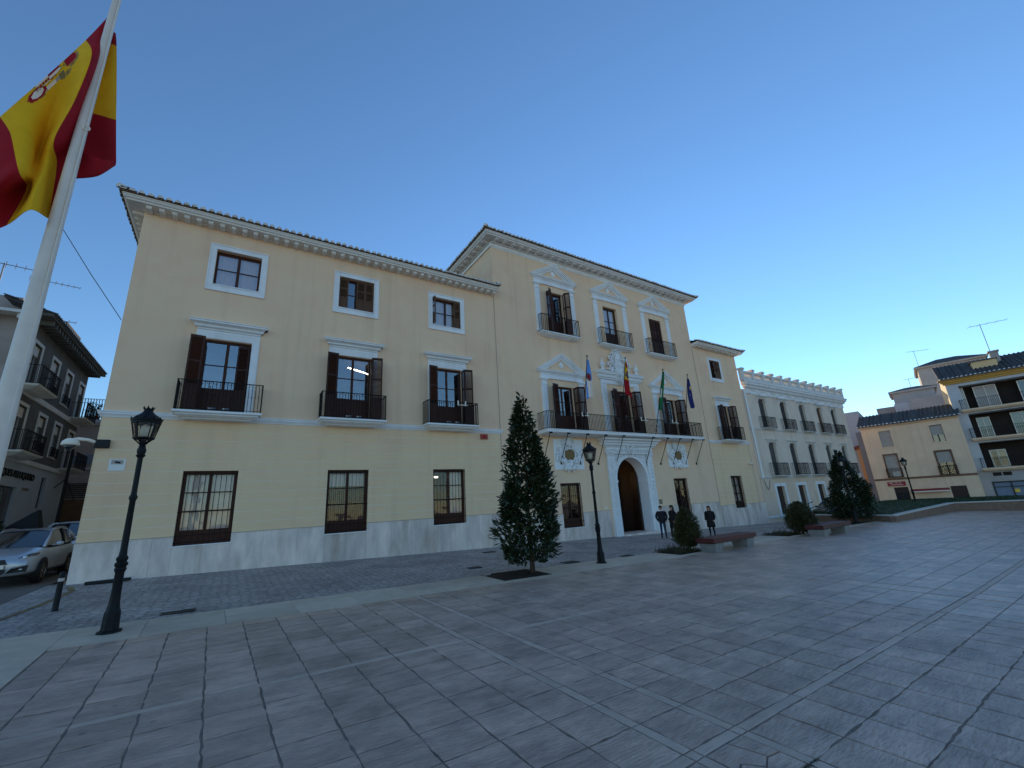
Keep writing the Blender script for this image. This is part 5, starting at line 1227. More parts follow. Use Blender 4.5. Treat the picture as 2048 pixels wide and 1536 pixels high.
# ================================================================ street lamps
def make_lamp(label):
    t = thing('street_lamp', label, 'street lamp', (0, 0, 0), 0, 'cast iron street lamps on the square')
    o = MB(); o.lathe([(.19, 0), (.19, .035), (.14, .05), (.135, .10), (.125, .34), (.10, .40), (.084, .52), (.08, .62)], n=8, rot=PI/8); o.build('base', 'lamp_iron', t)
    o = MB(); o.lathe([(.077, .60), (.070, 1.02), (.083, 1.05), (.095, 1.09), (.08, 1.12), (.103, 1.16), (.105, 1.19), (.074, 1.22), (.09, 1.26), (.092, 1.29), (.066, 1.33), (.057, 1.45), (.049, 2.35), (.066, 2.39), (.069, 2.43), (.05, 2.47), (.046, 2.55), (.046, 3.2), (.07, 3.23), (.082, 3.25), (.062, 3.27), (.075, 3.33), (.078, 3.37), (.055, 3.42), (.062, 3.44), (.045, 3.46), (.04, 3.56)], n=12); o.build('post', 'lamp_iron', t, smooth=True, auto=.6)
    o = MB(); o.lathe([(.15, 3.58), (.18, 3.59), (.185, 3.615), (.15, 3.62)], n=18); o.lathe([(.235, 3.90), (.25, 3.91), (.25, 3.945), (.262, 3.96), (.266, 4.0), (.225, 4.03), (.19, 4.07), (.12, 4.12), (.082, 4.17), (.075, 4.21), (.09, 4.22), (.02, 4.225)], n=18)
    for k in range(6):
        a = 2*PI*k/6; c, s = math.cos(a), math.sin(a); o.tube([(.165*c, .165*s, 3.60), (.235*c, .235*s, 3.92)], .011, 5); o.tube([(.04*c, .04*s, 3.47), (.09*c, .09*s, 3.53), (.165*c, .165*s, 3.60)], .014, 5)
    for k in range(12):
        a = 2*PI*k/12; c, s = math.cos(a), math.sin(a); o.add([(.262*c-.05*s, .262*s+.05*c, 3.99), (.262*c+.05*s, .262*s-.05*c, 3.99), (.278*c, .278*s, 4.035), (.24*c, .24*s, 3.99)], [(0, 1, 2), (0, 2, 3), (1, 3, 2), (0, 3, 1)])
    for k in range(8):
        a = 2*PI*k/8; c, s = math.cos(a), math.sin(a); o.add([(.085*c-.03*s, .085*s+.03*c, 4.215), (.085*c+.03*s, .085*s-.03*c, 4.215), (.11*c, .11*s, 4.285), (.06*c, .06*s, 4.215)], [(0, 1, 2), (0, 2, 3), (1, 3, 2), (0, 3, 1)])
    ln = o.build('lantern', 'lamp_iron', t, smooth=True, auto=.5)
    o = MB(); o.lathe([(.155, 3.62), (.225, 3.91)], n=18); g = o.mesh('glass', 'lamp_glass', True)
    bm = bmesh.new(); bm.from_mesh(g); bmesh.ops.delete(bm, geom=[f for f in bm.faces if len(f.verts) > 4], context='FACES'); bm.to_mesh(g); bm.free(); link('glass', g, ln)
    o = MB(); o.lathe([(.02, 3.62), (.07, 3.66), (.085, 3.78), (.05, 3.88), (.02, 3.9)], n=10); o.build('bulb_cover', 'white', ln, smooth=True)
    return t
lamp = make_lamp('dark iron street lamp standing in front of the left wing, nearest the camera')
for i, (x, y, z, lab) in enumerate(((-1.67, 11.5, None, None), (11.23, 12.06, None, 'dark iron street lamp between the tall magnolia and the entrance'), (34.0, 12.5, None, 'dark iron street lamp in front of the far magnolia by the white house'), (50.8, 13.9, .30, 'dark iron street lamp standing on the raised lawn'))):
    o = lamp if i == 0 else copy_tree(lamp)
    o.location = (x, y, gz(x, y) if z is None else -.05)
    if lab: o['label'] = lab
    o.rotation_euler.z = .4*i
# ================================================================ trees and bushes
def leaf_cloud(o, prof, n, size, rng, inner=.45, up=.35, wid=.20, droop=0):
    zs = [z for z, r in prof]
    def rad(z):
        for (z0, r0), (z1, r1) in zip(prof, prof[1:]):
            if z0 <= z <= z1: return r0+(r1-r0)*(z-z0)/(z1-z0)
        return 0
    rmax = max(r for z, r in prof); ph = [rng.uniform(0, 6.28) for _ in range(6)]
    cl = []
    while len(cl) < 60:
        z = rng.uniform(zs[0], zs[-1])
        if rng.random() < max(rad(z)/rmax, .06): cl.append((rng.uniform(0, 6.28), z))
    c = 0
    while c < n:
        z = rng.uniform(zs[0], zs[-1]); R = rad(z)
        if rng.random() > max(R/rmax, .05): continue
        a = rng.uniform(0, 6.28)
        if rng.random() < .6:                       # gather leaves round twigs so that clumps and gaps appear
            ca, cz_ = rng.choice(cl); a = ca+rng.gauss(0, .34); z = cz_+rng.gauss(0, .24)
            if not zs[0] < z < zs[-1]: continue
            R = rad(z)
        lump = 1+.13*math.sin(3*a+ph[0]+2.2*z)+.11*math.sin(5*a+ph[1]-3.1*z)+.09*math.sin(2*a+7*z)
        r = R*lump*(inner+(1-inner)*rng.random()**.6)*rng.uniform(.9, 1.08)
        p = Vector((r*math.cos(a), r*math.sin(a), z)); s = size*rng.uniform(.65, 1.25)
        d = Vector((math.cos(a+rng.gauss(0, .7)), math.sin(a+rng.gauss(0, .7)), up+rng.gauss(0, .55)-droop)).normalized()
        sd = d.cross(Vector((rng.gauss(0, .5), rng.gauss(0, .5), 1))).normalized(); nn = sd.cross(d)
        w = s*wid
        v = [p, p+d*s*.35+sd*w-nn*w*.35, p+d*s*.72+sd*w*.8-nn*w*.4, p+d*s-nn*w*.7, p+d*s*.72-sd*w*.8-nn*w*.4, p+d*s*.35-sd*w-nn*w*.35, p+d*s*.5]
        mi = 1 if rng.random() < .10 else 0
        o.add(v, [(0, 1, 2, 6), (6, 2, 3), (0, 6, 4, 5), (6, 3, 4)], mi); c += 1
def tree(name, label, cat, loc, prof, n, size, seed, trunk_r, mats=('leaf', 'leaf_back'), limbs=16, group=None, **kw):
    t = thing(name, label, cat, loc, 0, group); r = random.Random(seed); H = prof[-1][0]
    o = MB(); o.tube([(0, 0, -.05), (.02, .01, .3), (.0, .03, H*.35), (.04, 0, H*.7), (.03, .02, H*.96)], [trunk_r*1.25, trunk_r, trunk_r*.75, trunk_r*.4, .008], 9)
    o.build('trunk', 'bark', t, smooth=True)
    for k in range(limbs):
        z = prof[0][0]*.6+(H*.8)*(k+.5)/limbs; a = k*2.4+r.uniform(-.3, .3)
        R = [q for q in prof if q[0] <= z+.5][-1][1] if z+.5 >= prof[0][0] else prof[0][1]
        R = max(R*.85, .15); m = MB(); m.tube([(0, 0, z), (R*.45*math.cos(a), R*.45*math.sin(a), z+.12+R*.12), (R*math.cos(a+.1), R*math.sin(a+.1), z+.35+R*.35)], [trunk_r*.38, trunk_r*.24, .006], 6); m.build('limb', 'bark', t, smooth=True)
    o = MB(); leaf_cloud(o, prof, n, size, r, **kw); c = o.build('crown', list(mats), t, fix=False); c['kind'] = 'stuff'
    return t
MP = [(.26, .45), (.45, .74), (.9, .92), (1.6, .92), (2.4, .80), (3.3, .64), (4.0, .50), (4.6, .36), (5.1, .24), (5.5, .12), (5.75, .04)]
def gp(x, y, dz=0): return (x, y, gz(x, y)+dz)
tree('magnolia_tree', 'tall conical magnolia with glossy dark leaves in front of the facade', 'tree', gp(8.22, 12.0), MP, 7600, .20, 3, .075, up=.5)
tree('magnolia_tree', 'broad dark magnolia behind the far street lamp beside the white house', 'tree', gp(35.0, 12.9), [(.2, .8), (.6, 1.25), (1.3, 1.25), (2.2, 1.0), (3.0, .70), (3.7, .45), (4.3, .2), (4.7, .05)], 7000, .22, 8, .09, up=.4)
BP_ = [(.16, .28), (.40, .50), (.8, .53), (1.15, .44), (1.45, .28), (1.72, .08)]
tree('clipped_bush', 'rounded olive-green bush beside the nearer bench', 'bush', gp(16.35, 12.15), BP_, 11000, .07, 12, .05, ('bush_leaf', 'leaf_back'), 12, 'rounded bushes beside the benches', inner=.05, wid=.3)
tree('clipped_bush', 'rounded dark bush behind the farther bench', 'bush', gp(25.25, 11.75), [(.1, .4), (.35, .66), (.8, .72), (1.15, .62), (1.42, .40), (1.62, .12)], 11000, .075, 15, .05, ('bush_leaf', 'leaf'), 12, 'rounded bushes beside the benches', inner=.05, wid=.3)
def cover(name, label, x0, x1, y0, y1, n, seed):
    o = MB(); r = random.Random(seed)
    for k in range(n):
        X, Y = g2w(r.uniform(x0, x1), r.uniform(y0, y1)); z = gz(X, Y)+r.uniform(0, .16)*r.random(); s = r.uniform(.04, .09); a = r.uniform(0, 6.28); c, q = math.cos(a)*s, math.sin(a)*s
        o.add([(X, Y, z), (X+c*.5-q*.3, Y+q*.5+c*.3, z+.03), (X+c, Y+q, z+r.uniform(0, .05)), (X+c*.5+q*.3, Y+q*.5-c*.3, z+.03)], [(0, 1, 2, 3)], 1 if r.random() < .35 else 0)
    for k in range(n//40):
        X, Y = g2w(r.uniform(x0, x1), r.uniform(y0, y1)); z = gz(X, Y); o.tube([(X, Y, z), (X+r.uniform(-.1, .1), Y+r.uniform(-.1, .1), z+.2), (X+r.uniform(-.2, .2), Y+r.uniform(-.2, .2), z+.33)], .005, 4)
    c = o.build(name, ['bush_leaf', 'leaf_back'], None, fix=False); tag(c, label, 'ground cover'); c['kind'] = 'stuff'
cover('ground_cover', 'low straggly ground cover round the bush by the nearer bench', 15.25, 16.85, 11.15, 12.45, 1500, 2)
cover('ground_cover', 'low straggly ground cover in the pit by the farther bench', 24.05, 25.85, 11.15, 12.45, 1300, 5)
# ================================================================ benches
def bench(label, x, y, L, rz):
    t = thing('bench', label, 'bench', gp(x, y), rz, 'red-brown plank benches on the square')
    for k in range(5):
        o = MB(); a = -.42+.168*k; o.box(-L/2, L/2, a+.004, a+.164, .37, .54); o.build('plank', 'bench_wood', t, bevel=.008)
    o = MB(); o.box(-L/2+.1, L/2-.1, -.36, .36, .33, .37); o.build('seat_frame', 'dark_metal', t)
    for s in (-1, 1):
        o = MB(); cx = s*(L/2-.42); o.add([(cx-.22, -.30, -.08), (cx+.22, -.30, -.08), (cx+.22, .30, -.08), (cx-.22, .30, -.08), (cx-.28, -.38, .335), (cx+.28, -.38, .335), (cx+.28, .38, .335), (cx-.28, .38, .335)], [(0, 3, 2, 1), (4, 5, 6, 7), (0, 1, 5, 4), (1, 2, 6, 5), (2, 3, 7, 6), (3, 0, 4, 7)]); o.build('leg', 'concrete', t, bevel=.01)
bench('red-brown plank bench on concrete feet beside the nearer bush', 17.62, 11.22, 3.1, TH*.3)
bench('red-brown plank bench on concrete feet near the far street lamp', 25.75, 10.72, 3.2, TH*.3)
# ================================================================ people
def person(label, loc, rz, H=1.72, top='navy_coat', legs='jeans', shoe='shoe', hair='hair', coat=None, long_hair=False, stride=.0, collar=False, arms='pocket', lean=0.0):
    t = thing('person', label, 'person', loc, rz, None); k = H/1.72
    P = {'pel': (0, 0, .93, .125), 'wai': (0, -.005, 1.06, .12), 'che': (0, 0, 1.27, .145), 'nb': (0, .0, 1.43, .075), 'nk': (0, -.01, 1.50, .052), 'hd': (0, -.03, 1.585, .083), 'ht': (0, -.02, 1.665, .07)}
    E_ = [('pel', 'wai'), ('wai', 'che'), ('che', 'nb'), ('nb', 'nk'), ('nk', 'hd'), ('hd', 'ht')]
    for s, n in ((-1, 'l'), (1, 'r')):
        st = stride*s
        P.update({n+'sh': (s*.185, .0, 1.40, .068), n+'el': (s*.265, .06, 1.13, .05), n+'wr': (s*.215, -.07, .95, .038), n+'ha': (s*.19, -.09, .88, .04),
                  n+'hi': (s*.09, 0, .86, .088), n+'kn': (s*.10, -.02+st*.5, .49, .062), n+'an': (s*.115, .02+st, .09, .045), n+'to': (s*.135, -.13+st, .035, .036)})
        E_ += [('che', n+'sh'), (n+'sh', n+'el'), (n+'el', n+'wr'), (n+'wr', n+'ha'), ('pel', n+'hi'), (n+'hi', n+'kn'), (n+'kn', n+'an'), (n+'an', n+'to')]
    names = list(P); me = bpy.data.meshes.new('b'); me.from_pydata([tuple(c*k for c in P[n][:3]) for n in names], [(names.index(a), names.index(b)) for a, b in E_], [])
    tmp = bpy.data.objects.new('b', me); COL.objects.link(tmp); sm = tmp.modifiers.new('s', 'SKIN'); 
    for i, n in enumerate(names): me.skin_vertices[0].data[i].radius = (P[n][3]*k*(1.15 if n in ('che', 'pel', 'wai') else 1), P[n][3]*k*(.82 if n in ('che', 'pel', 'wai') else 1)); me.skin_vertices[0].data[i].use_root = n == 'pel'
    ss = tmp.modifiers.new('d', 'SUBSURF'); ss.levels = 2
    bpy.context.view_layer.update(); m2 = bpy.data.meshes.new_from_object(tmp.evaluated_get(bpy.context.evaluated_depsgraph_get())); bpy.data.objects.remove(tmp)
    m2.materials.clear()
    for m in ('skin', top, legs, shoe): m2.materials.append(MATS[m])
    for p in m2.polygons:
        z = p.center.z/k; x = abs(p.center.x)/k
        p.material_index = 3 if z < .10 else 2 if z < .90 and x < .185 else 0 if z > 1.455 or (z < .925 and x > .15) else 1; p.use_smooth = True
    m2.name = 'body'; link('body', m2, t)
    o = MB(); o.blob((0, -.105*k, 1.575*k), .013*k, .02*k, .02*k)
    for s in (-1, 1): o.blob((s*.085*k, -.02*k, 1.585*k), .012*k, .02*k, .03*k)
    o.build('nose_and_ears', 'skin', t, smooth=True)
    o = MB()
    for s in (-1, 1): o.blob((s*.032*k, -.108*k, 1.605*k), .012*k, .006*k, .007*k)
    o.blob((0, -.108*k, 1.535*k), .024*k, .006*k, .006*k); o.build('face_features', 'hair_brown', t)
    o = MB(); o.blob((0, .005*k, 1.655*k), .098*k, .108*k, .085*k, 0, 12, 8)
    if long_hair: o.blob((0, .06*k, 1.50*k), .115*k, .085*k, .24*k, 0, 12, 8)
    o.build('hair', hair, t, smooth=True)
    if coat:
        o = MB(); pr = [(.245, .52), (.235, .7), (.205, .95), (.195, 1.12), (.20, 1.28), (.165, 1.37), (.09, 1.44), (.065, 1.47)]
        o.lathe([(r*k, z*k) for r, z in pr], n=18, sx=1.0, sy=.74)
        for s in (-1, 1): o.tube([(s*.14*k, 0, 1.40*k), (s*.21*k, .01*k, 1.33*k), (s*.25*k, .06*k, 1.12*k), (s*.235*k, -.08*k, .96*k)], [.07*k, .078*k, .066*k, .055*k], 10)
        o.build('coat', coat, t, smooth=True)
    else:
        o = MB(); o.lathe([(.20*k, .86*k), (.205*k, .92*k), (.195*k, 1.1*k), (.20*k, 1.28*k), (.165*k, 1.37*k), (.08*k, 1.45*k)], n=18, sx=1.0, sy=.76)
        for s in (-1, 1): o.tube([(s*.14*k, 0, 1.405*k), (s*.212*k, .01*k, 1.345*k), (s*.275*k, .06*k, 1.13*k), (s*.22*k, -.06*k, .97*k)], [.065*k, .072*k, .062*k, .05*k], 10)
        o.build('sweater', top, t, smooth=True)
    if collar: o = MB(); o.lathe([(.062*k, 1.44*k), (.08*k, 1.445*k), (.066*k, 1.49*k)], n=12); o.build('collar', 'flag_white', t)
    for s in (-1, 1):                                # hands: palm and five fingers
        o = MB(); hx, hy, hz = s*.205*k, -.085*k, .93*k; o.blob((hx, hy, hz-.03*k), .02*k, .035*k, .045*k, 0, 8, 5)
        for f in range(4): y0 = hy-.027*k+.018*k*f; o.tube([(hx, y0, hz-.06*k), (hx-s*.006*k, y0, hz-.095*k), (hx-s*.02*k, y0, hz-(.115+.008*(f in (1, 2)))*k)], [.009*k, .008*k, .006*k], 6)
        o.tube([(hx-s*.01*k, hy-.03*k, hz-.02*k), (hx-s*.02*k, hy-.055*k, hz-.05*k), (hx-s*.025*k, hy-.06*k, hz-.075*k)], [.01*k, .009*k, .007*k], 6); o.build('hand', 'skin', t, smooth=True)
    return t
person('man in dark navy sweater and blue jeans standing beside the entrance arch', gp(20.2, 16.5), math.radians(-48), 1.72, 'navy_coat', 'jeans', collar=True, stride=.03)
person('person in long black coat with long dark hair and pale shoes talking to the man', gp(20.42, 15.95), math.radians(-105), 1.73, 'black_coat', 'black_coat', 'shoe_white', coat='black_coat', long_hair=True, stride=.13)
person('woman in knee-length black coat standing alone behind the nearer bench', gp(22.35, 15.0), math.radians(-72), 1.60, 'black_coat', 'black_coat', coat='black_coat', long_hair=True, stride=.02)
person('distant dark-haired person in pale collar beyond the raised lawn', (61.6, 15.9, -1.47), math.radians(-90), 1.70, 'navy_coat', 'jeans', collar=True)
# ================================================================ cars
def car(label, loc, rz, paint, k=1.0, roof_rails=True):
    t = thing('parked_car', label, 'car', loc, rz, 'cars parked round the building')
    st = [(2.18, .30, .40, .56, .40, .62, .70), (2.10, .24, .62, .72, .46, .70, .78), (1.90, .22, .72, .82, .5, .80, .87), (1.55, .22, .80, .86, .56, .90, .965), (1.15, .22, .84, .885, .6, .98, 1.05), (.85, .22, .85, .89, .62, 1.01, 1.09), (0, .22, .85, .895, .62, 1.03, 1.05), (-1.0, .22, .85, .895, .62, 1.06, 1.08), (-1.7, .24, .84, .88, .62, 1.10, 1.12), (-2.05, .28, .76, .82, .6, 1.08, 1.12), (-2.2, .34, .62, .70, .6, .92, .98)]
    o = MB(); n = 9; v = []
    for x, zb, yb, ym, zm, zt, zc in st:
        half = [(yb, zb), (ym*.985, zb+.12), (ym, zm), (ym*.97, (zm+zt)/2+.03), (ym*.90, zt), (ym*.6, zt+(zc-zt)*.75), (0, zc)]
        ring = [(x, y, z) for y, z in half]+[(x, -y, z) for y, z in half[-2::-1]]; v += ring
    m = 13; f = []
    for i in range(len(st)-1):
        for j in range(m-1): f.append((i*m+j, i*m+j+1, (i+1)*m+j+1, (i+1)*m+j))
        f.append((i*m+m-1, i*m, (i+1)*m, (i+1)*m+m-1))
    f += [tuple(range(m)), tuple(range((len(st)-1)*m, len(st)*m))[::-1]]
    o.add(v, f); b = o.build('body', paint, t, smooth=True); s = b.modifiers.new('s', 'SUBSURF'); s.levels = 1; s.render_levels = 2
    # glasshouse
    W0, W1 = .80, .60
    low = [(1.02, 1.04), (.55, 1.03), (-.55, 1.05), (-1.45, 1.09), (-2.02, 1.12)]; upp = [(.12, 1.50), (-.1, 1.545), (-.75, 1.575), (-1.45, 1.545), (-1.88, 1.46)]
    wl = [.72, .80, .815, .81, .74]; wu = [.58, .60, .61, .60, .54]
    o = MB()
    for sgn in (-1, 1):
        vv = []
        for (xl, zl), (xu, zu), a, c in zip(low, upp, wl, wu): vv += [(xl, sgn*a, zl), ((xl+xu)/2, sgn*((a+c)/2+.02), (zl+zu)/2+.01), (xu, sgn*c, zu)]
        o.add(vv, [(3*i+j, 3*i+3+j, 3*i+4+j, 3*i+1+j) for i in range(4) for j in range(2)])
    def band(lo_, up_, a, c):
        vv = []; N = 6
        for k_ in range(N+1):
            u = -1+2*k_/N; bow = .16*(1-u*u)
            vv += [(lo_[0]+bow*math.copysign(1, lo_[0]), u*a, lo_[1]), ((lo_[0]+up_[0])/2+bow*.9*math.copysign(1, lo_[0]), u*(a+c)/2, (lo_[1]+up_[1])/2+.01), (up_[0]+bow*.7*math.copysign(1, lo_[0]), u*c, up_[1]+.03*(1-u*u))]
        o.add(vv, [(3*i+j, 3*i+3+j, 3*i+4+j, 3*i+1+j) for i in range(N) for j in range(2)])
    band(low[0], upp[0], wl[0], wu[0]); band(low[-1], upp[-1], wl[-1], wu[-1]); o.build('glazing', 'car_glass', t, smooth=True)
    o = MB(); vv = []; N = 8
    for (xu, zu), c in zip(upp, wu):
        for k_ in range(N+1):
            u = -1+2*k_/N; e = .11 if xu == upp[0][0] else (-.11 if xu == upp[-1][0] else 0); vv.append((xu+e*(1-u*u), u*(c+.012), zu+.012+.035*(1-u**4)))
    o.add(vv, [(i*(N+1)+j, i*(N+1)+j+1, (i+1)*(N+1)+j+1, (i+1)*(N+1)+j) for i in range(4) for j in range(N)]); o.build('roof', paint, t, smooth=True)
    for sgn in (-1, 1):
        o = MB(); q = lambda i, e=0: ((low[i][0], sgn*(wl[i]+.01), low[i][1]-.02), ((low[i][0]+upp[i][0])/2, sgn*((wl[i]+wu[i])/2+.032), (low[i][1]+upp[i][1])/2+.012), (upp[i][0], sgn*(wu[i]+.012), upp[i][1]+.008))
        for i, r in ((0, .045), (4, .08)): o.tube(q(i), r, 6)
        o.tube([(x, sgn*(c+.015), z+.01) for (x, z), c in zip(upp, wu)], .028, 6); o.build('pillar', paint, t, smooth=True)
        o = MB(); o.tube(q(2), .035, 6); o.tube([(x, sgn*(a+.012), z) for (x, z), a in zip(low, wl)], .018, 5); o.build('window_trim', 'car_plastic', t, smooth=True)
        if roof_rails: o = MB(); o.tube([(.0, sgn*.585, 1.545), (-.15, sgn*.59, 1.60), (-.8, sgn*.6, 1.635), (-1.5, sgn*.59, 1.605), (-1.65, sgn*.58, 1.55)], .018, 6); o.build('roof_rail', 'rim', t, smooth=True)
        o = MB(); o.blob((.70, sgn*1.0, 1.08), .07, .11, .075, 0, 10, 6); o.tube([(.72, sgn*.82, 1.04), (.70, sgn*.95, 1.06)], .025, 6); o.build('mirror', paint, t, smooth=True)
        o = MB(); pts = [(2.085, .42, .66), (1.93, .63, .70), (1.66, .80, .80), (1.60, .80, .86), (1.80, .66, .855), (2.03, .47, .76)]
        o.add([(x+.045, sgn*(y+.02), z+.005) for x, y, z in pts]+[(1.945, sgn*.675, .795)], [(i, (i+1) % 6, 6) for i in range(6)]); o.add([(x-.06, sgn*(y-.05), z) for x, y, z in pts], [tuple(range(6))]); hl_ = o.build('headlight', 'headlight', t)
        o = MB(); o.blob((2.0, sgn*.60, .76), .05, .06, .05, 0, 10, 6); o.build('lens', 'chrome', hl_, smooth=True)
        o = MB(); o.add([(2.215, sgn*.30, .34), (2.14, sgn*.70, .36), (2.12, sgn*.73, .52), (2.225, sgn*.42, .46), (2.1, sgn*.36, .34), (2.0, sgn*.70, .34), (2.0, sgn*.72, .52), (2.1, sgn*.42, .46)], [(0, 1, 2, 3), (0, 3, 7, 4), (1, 0, 4, 5), (2, 1, 5, 6), (3, 2, 6, 7)]); o.build('intake', 'car_plastic', t)
        o = MB(); o.tube([(2.235, sgn*.28, .32), (2.24, sgn*.42, .48), (2.14, sgn*.74, .54)], .016, 5); o.build('bumper_trim', 'rim', t)
        o = MB(); o.blob((2.17, sgn*.60, .43), .03, .045, .03); o.build('fog_lamp', 'chrome', t)
    o = MB(); o.add([(2.235, -.30, .60), (2.235, .30, .60), (2.21, .22, .73), (2.21, -.22, .73), (2.12, -.3, .6), (2.12, .3, .6), (2.1, .22, .74), (2.1, -.22, .74)], [(0, 1, 2, 3), (0, 3, 7, 4), (1, 5, 6, 2), (2, 6, 7, 3), (0, 4, 5, 1)]); o.build('grille', 'car_plastic', t)
    o = MB(); o.box(2.15, 2.232, -.28, .28, .33, .47); o.build('lower_grille', 'car_plastic', t)
    o = MB(); o.box(2.225, 2.24, -.26, .26, .48, .585); o.build('number_plate', 'white', t)
    for x in (1.36, -1.30):
        for sgn in (-1, 1):
            o = MB(); o.lathe([(.37, 0), (.37, .2)], n=22); o.v = [(x+a, sgn*(.70+c), .33+b) for a, b, c in o.v]; o.build('wheel_arch', 'black', t)
            w = MB(); w.lathe([(.20, 0), (.29, .005), (.315, .03), (.315, .17), (.29, .20), (.21, .20), (.20, .15)], n=24); w.v = [(x+a, sgn*(.705+c), .315+b) for a, b, c in w.v]; wh = w.build('wheel', 'rubber', t, smooth=True)
            r = MB(); r.lathe([(.205, .14), (.215, .195), (.20, .2), (.19, .15), (.03, .155)], n=24)
            for q_ in range(5):
                a = 2*PI*q_/5; c, s_ = math.cos(a), math.sin(a); r.add([(.03*c-.03*s_, .03*s_+.03*c, .19), (.03*c+.03*s_, .03*s_-.03*c, .19), (.2*c+.02*s_, .2*s_-.02*c, .195), (.2*c-.02*s_, .2*s_+.02*c, .195), (.1*c, .1*s_, .15)], [(0, 1, 2, 3), (0, 3, 4), (1, 4, 2), (0, 4, 1), (2, 4, 3)])
            r.v = [(x+a, sgn*(.71+c), .315+b) for a, b, c in r.v]; r.build('rim', 'rim', wh)
    t.scale = (k, k, k)
    return t
car('silver family car with roof rails parked nose-out at the left corner', (-5.95, 22.55, gz(-5.95, 22.5)), math.radians(-90), 'car_silver', 1.04)
car('white car mostly hidden behind the silver car and wall corner', (-5.9, 27.6, gz(-5.9, 27.4)+.12), math.radians(-88), 'car_white', 1.1, False)
car('dark car behind the far magnolia by the white house', gp(40.3, 16.0), math.radians(172), 'car_dark', 1.0, False)
o = MB(); o.add([(-.75, -.4, 0), (.45, -.4, 0), (.5, .4, 0), (-.7, .4, 0), (-.65, -.3, 1.75), (.30, -.25, 1.8), (.30, .25, 1.8), (-.6, .3, 1.75), (.13, -.05, 2.42), (.22, .05, 2.38)], [(0, 1, 5, 4), (1, 2, 6, 5), (2, 3, 7, 6), (3, 0, 4, 7), (4, 5, 8), (5, 6, 9, 8), (6, 7, 9), (7, 4, 8, 9)])
c = o.build('folded_awning', 'dark_cover', None, bevel=.03); c.location = (-7.0, 26.7, gz(-7, 26.7)); tag(c, 'black peaked fabric cover rising behind the silver car', 'cover')
tree('potted_shrub', 'dark leafy shrub behind the silver car at the left edge', 'shrub', gp(-8.1, 26.2), [(.5, .3), (.9, .6), (1.5, .6), (2.0, .25)], 900, .14, 21, .03, limbs=6)
# ================================================================ small street furniture
t = thing('bollard', 'dark metal bollard with grey band beside the left building corner', 'bollard', gp(-3.18, 14.84))
o = MB(); o.lathe([(.07, -.02), (.058, .02), (.055, .62)], n=14); o.lathe([(.055, .69), (.055, .79), (.045, .82), (.01, .83)], n=14); o.build('post', 'lamp_iron', t, smooth=True, auto=.6); o = MB(); o.lathe([(.057, .62), (.057, .69)], n=14); o.build('band', 'reflect_band', t)
o = MB(); o.box(-.55, .55, -.07, .07, 0, .10); c = o.build('wheel_stop', 'black', None, bevel=.02); c.location = (-3.05, 19.35, gz(-3, 19.3)); tag(c, 'low black wheel stop bar at the foot of the marble socle', 'wheel stop')
def grate(label, x, y, w, d, rz=0, name='drain_grate'):
    t = thing(name, label, 'drain', (x, y, gz(x, y)), rz); o = MB(); o.box(-w/2, w/2, -d/2, d/2, -.03, -.002, 0)
    frame = MB(); frame.box(-w/2, w/2, -d/2, -d/2+.02, -.002, .008); frame.box(-w/2, w/2, d/2-.02, d/2, -.002, .008); frame.box(-w/2, -w/2+.02, -d/2, d/2, -.002, .008); frame.box(w/2-.02, w/2, -d/2, d/2, -.002, .008)
    n = int(w/.06)
    for k in range(n): x_ = -w/2+w*(k+.5)/n; frame.box(x_-.014, x_+.014, -d/2+.02, d/2-.02, -.002, .005)
    o.build('pit', 'black', t); frame.build('bars', 'dark_metal', t)
grate('slotted drain grate in the street edge near the first lamp', -.75, 12.75, .62, .30, .0); grate('square drain cover in front of the marble socle behind the magnolia', 10.06, 18.1, .55, .4)
grate('dark drain cover between magnolia and second lamp', 10.56, 13.0, .6, .45); grate('small drain cover in the street before the entrance', 13.35, 12.85, .5, .35); grate('drain cover left of the magnolia in the street', 7.3, 14.2, .45, .35)
t = thing('ramp_handrail', 'black double handrail beside the white house door', 'handrail', gp(35.2, 15.2)); set_off(t.location)
for dz in (.48, .88):
    o = MB(); P = [Vector((32.9, 14.6, gz(32.9, 14.6)+dz-.12)), Vector((33.1, 14.65, gz(33.1, 14.6)+dz)), Vector((37.4, 16.6, gz(36.5, 16)+dz+.45)), Vector((39.6, 17.2, gz(36.5, 16)+dz+.5))]; o.tube(P, .03, 8); o.build('rail', 'iron', t, smooth=True)
for f in (.0, .33, .66, 1):
    x, y = 33.3+4.0*f, 14.75+1.8*f; o = MB(); o.tube([(x, y, gz(x, y)), (x, y, gz(x, y)+.9+.42*f)], .025, 6); o.build('rail_post', 'iron', t)
set_off((0, 0, 0))
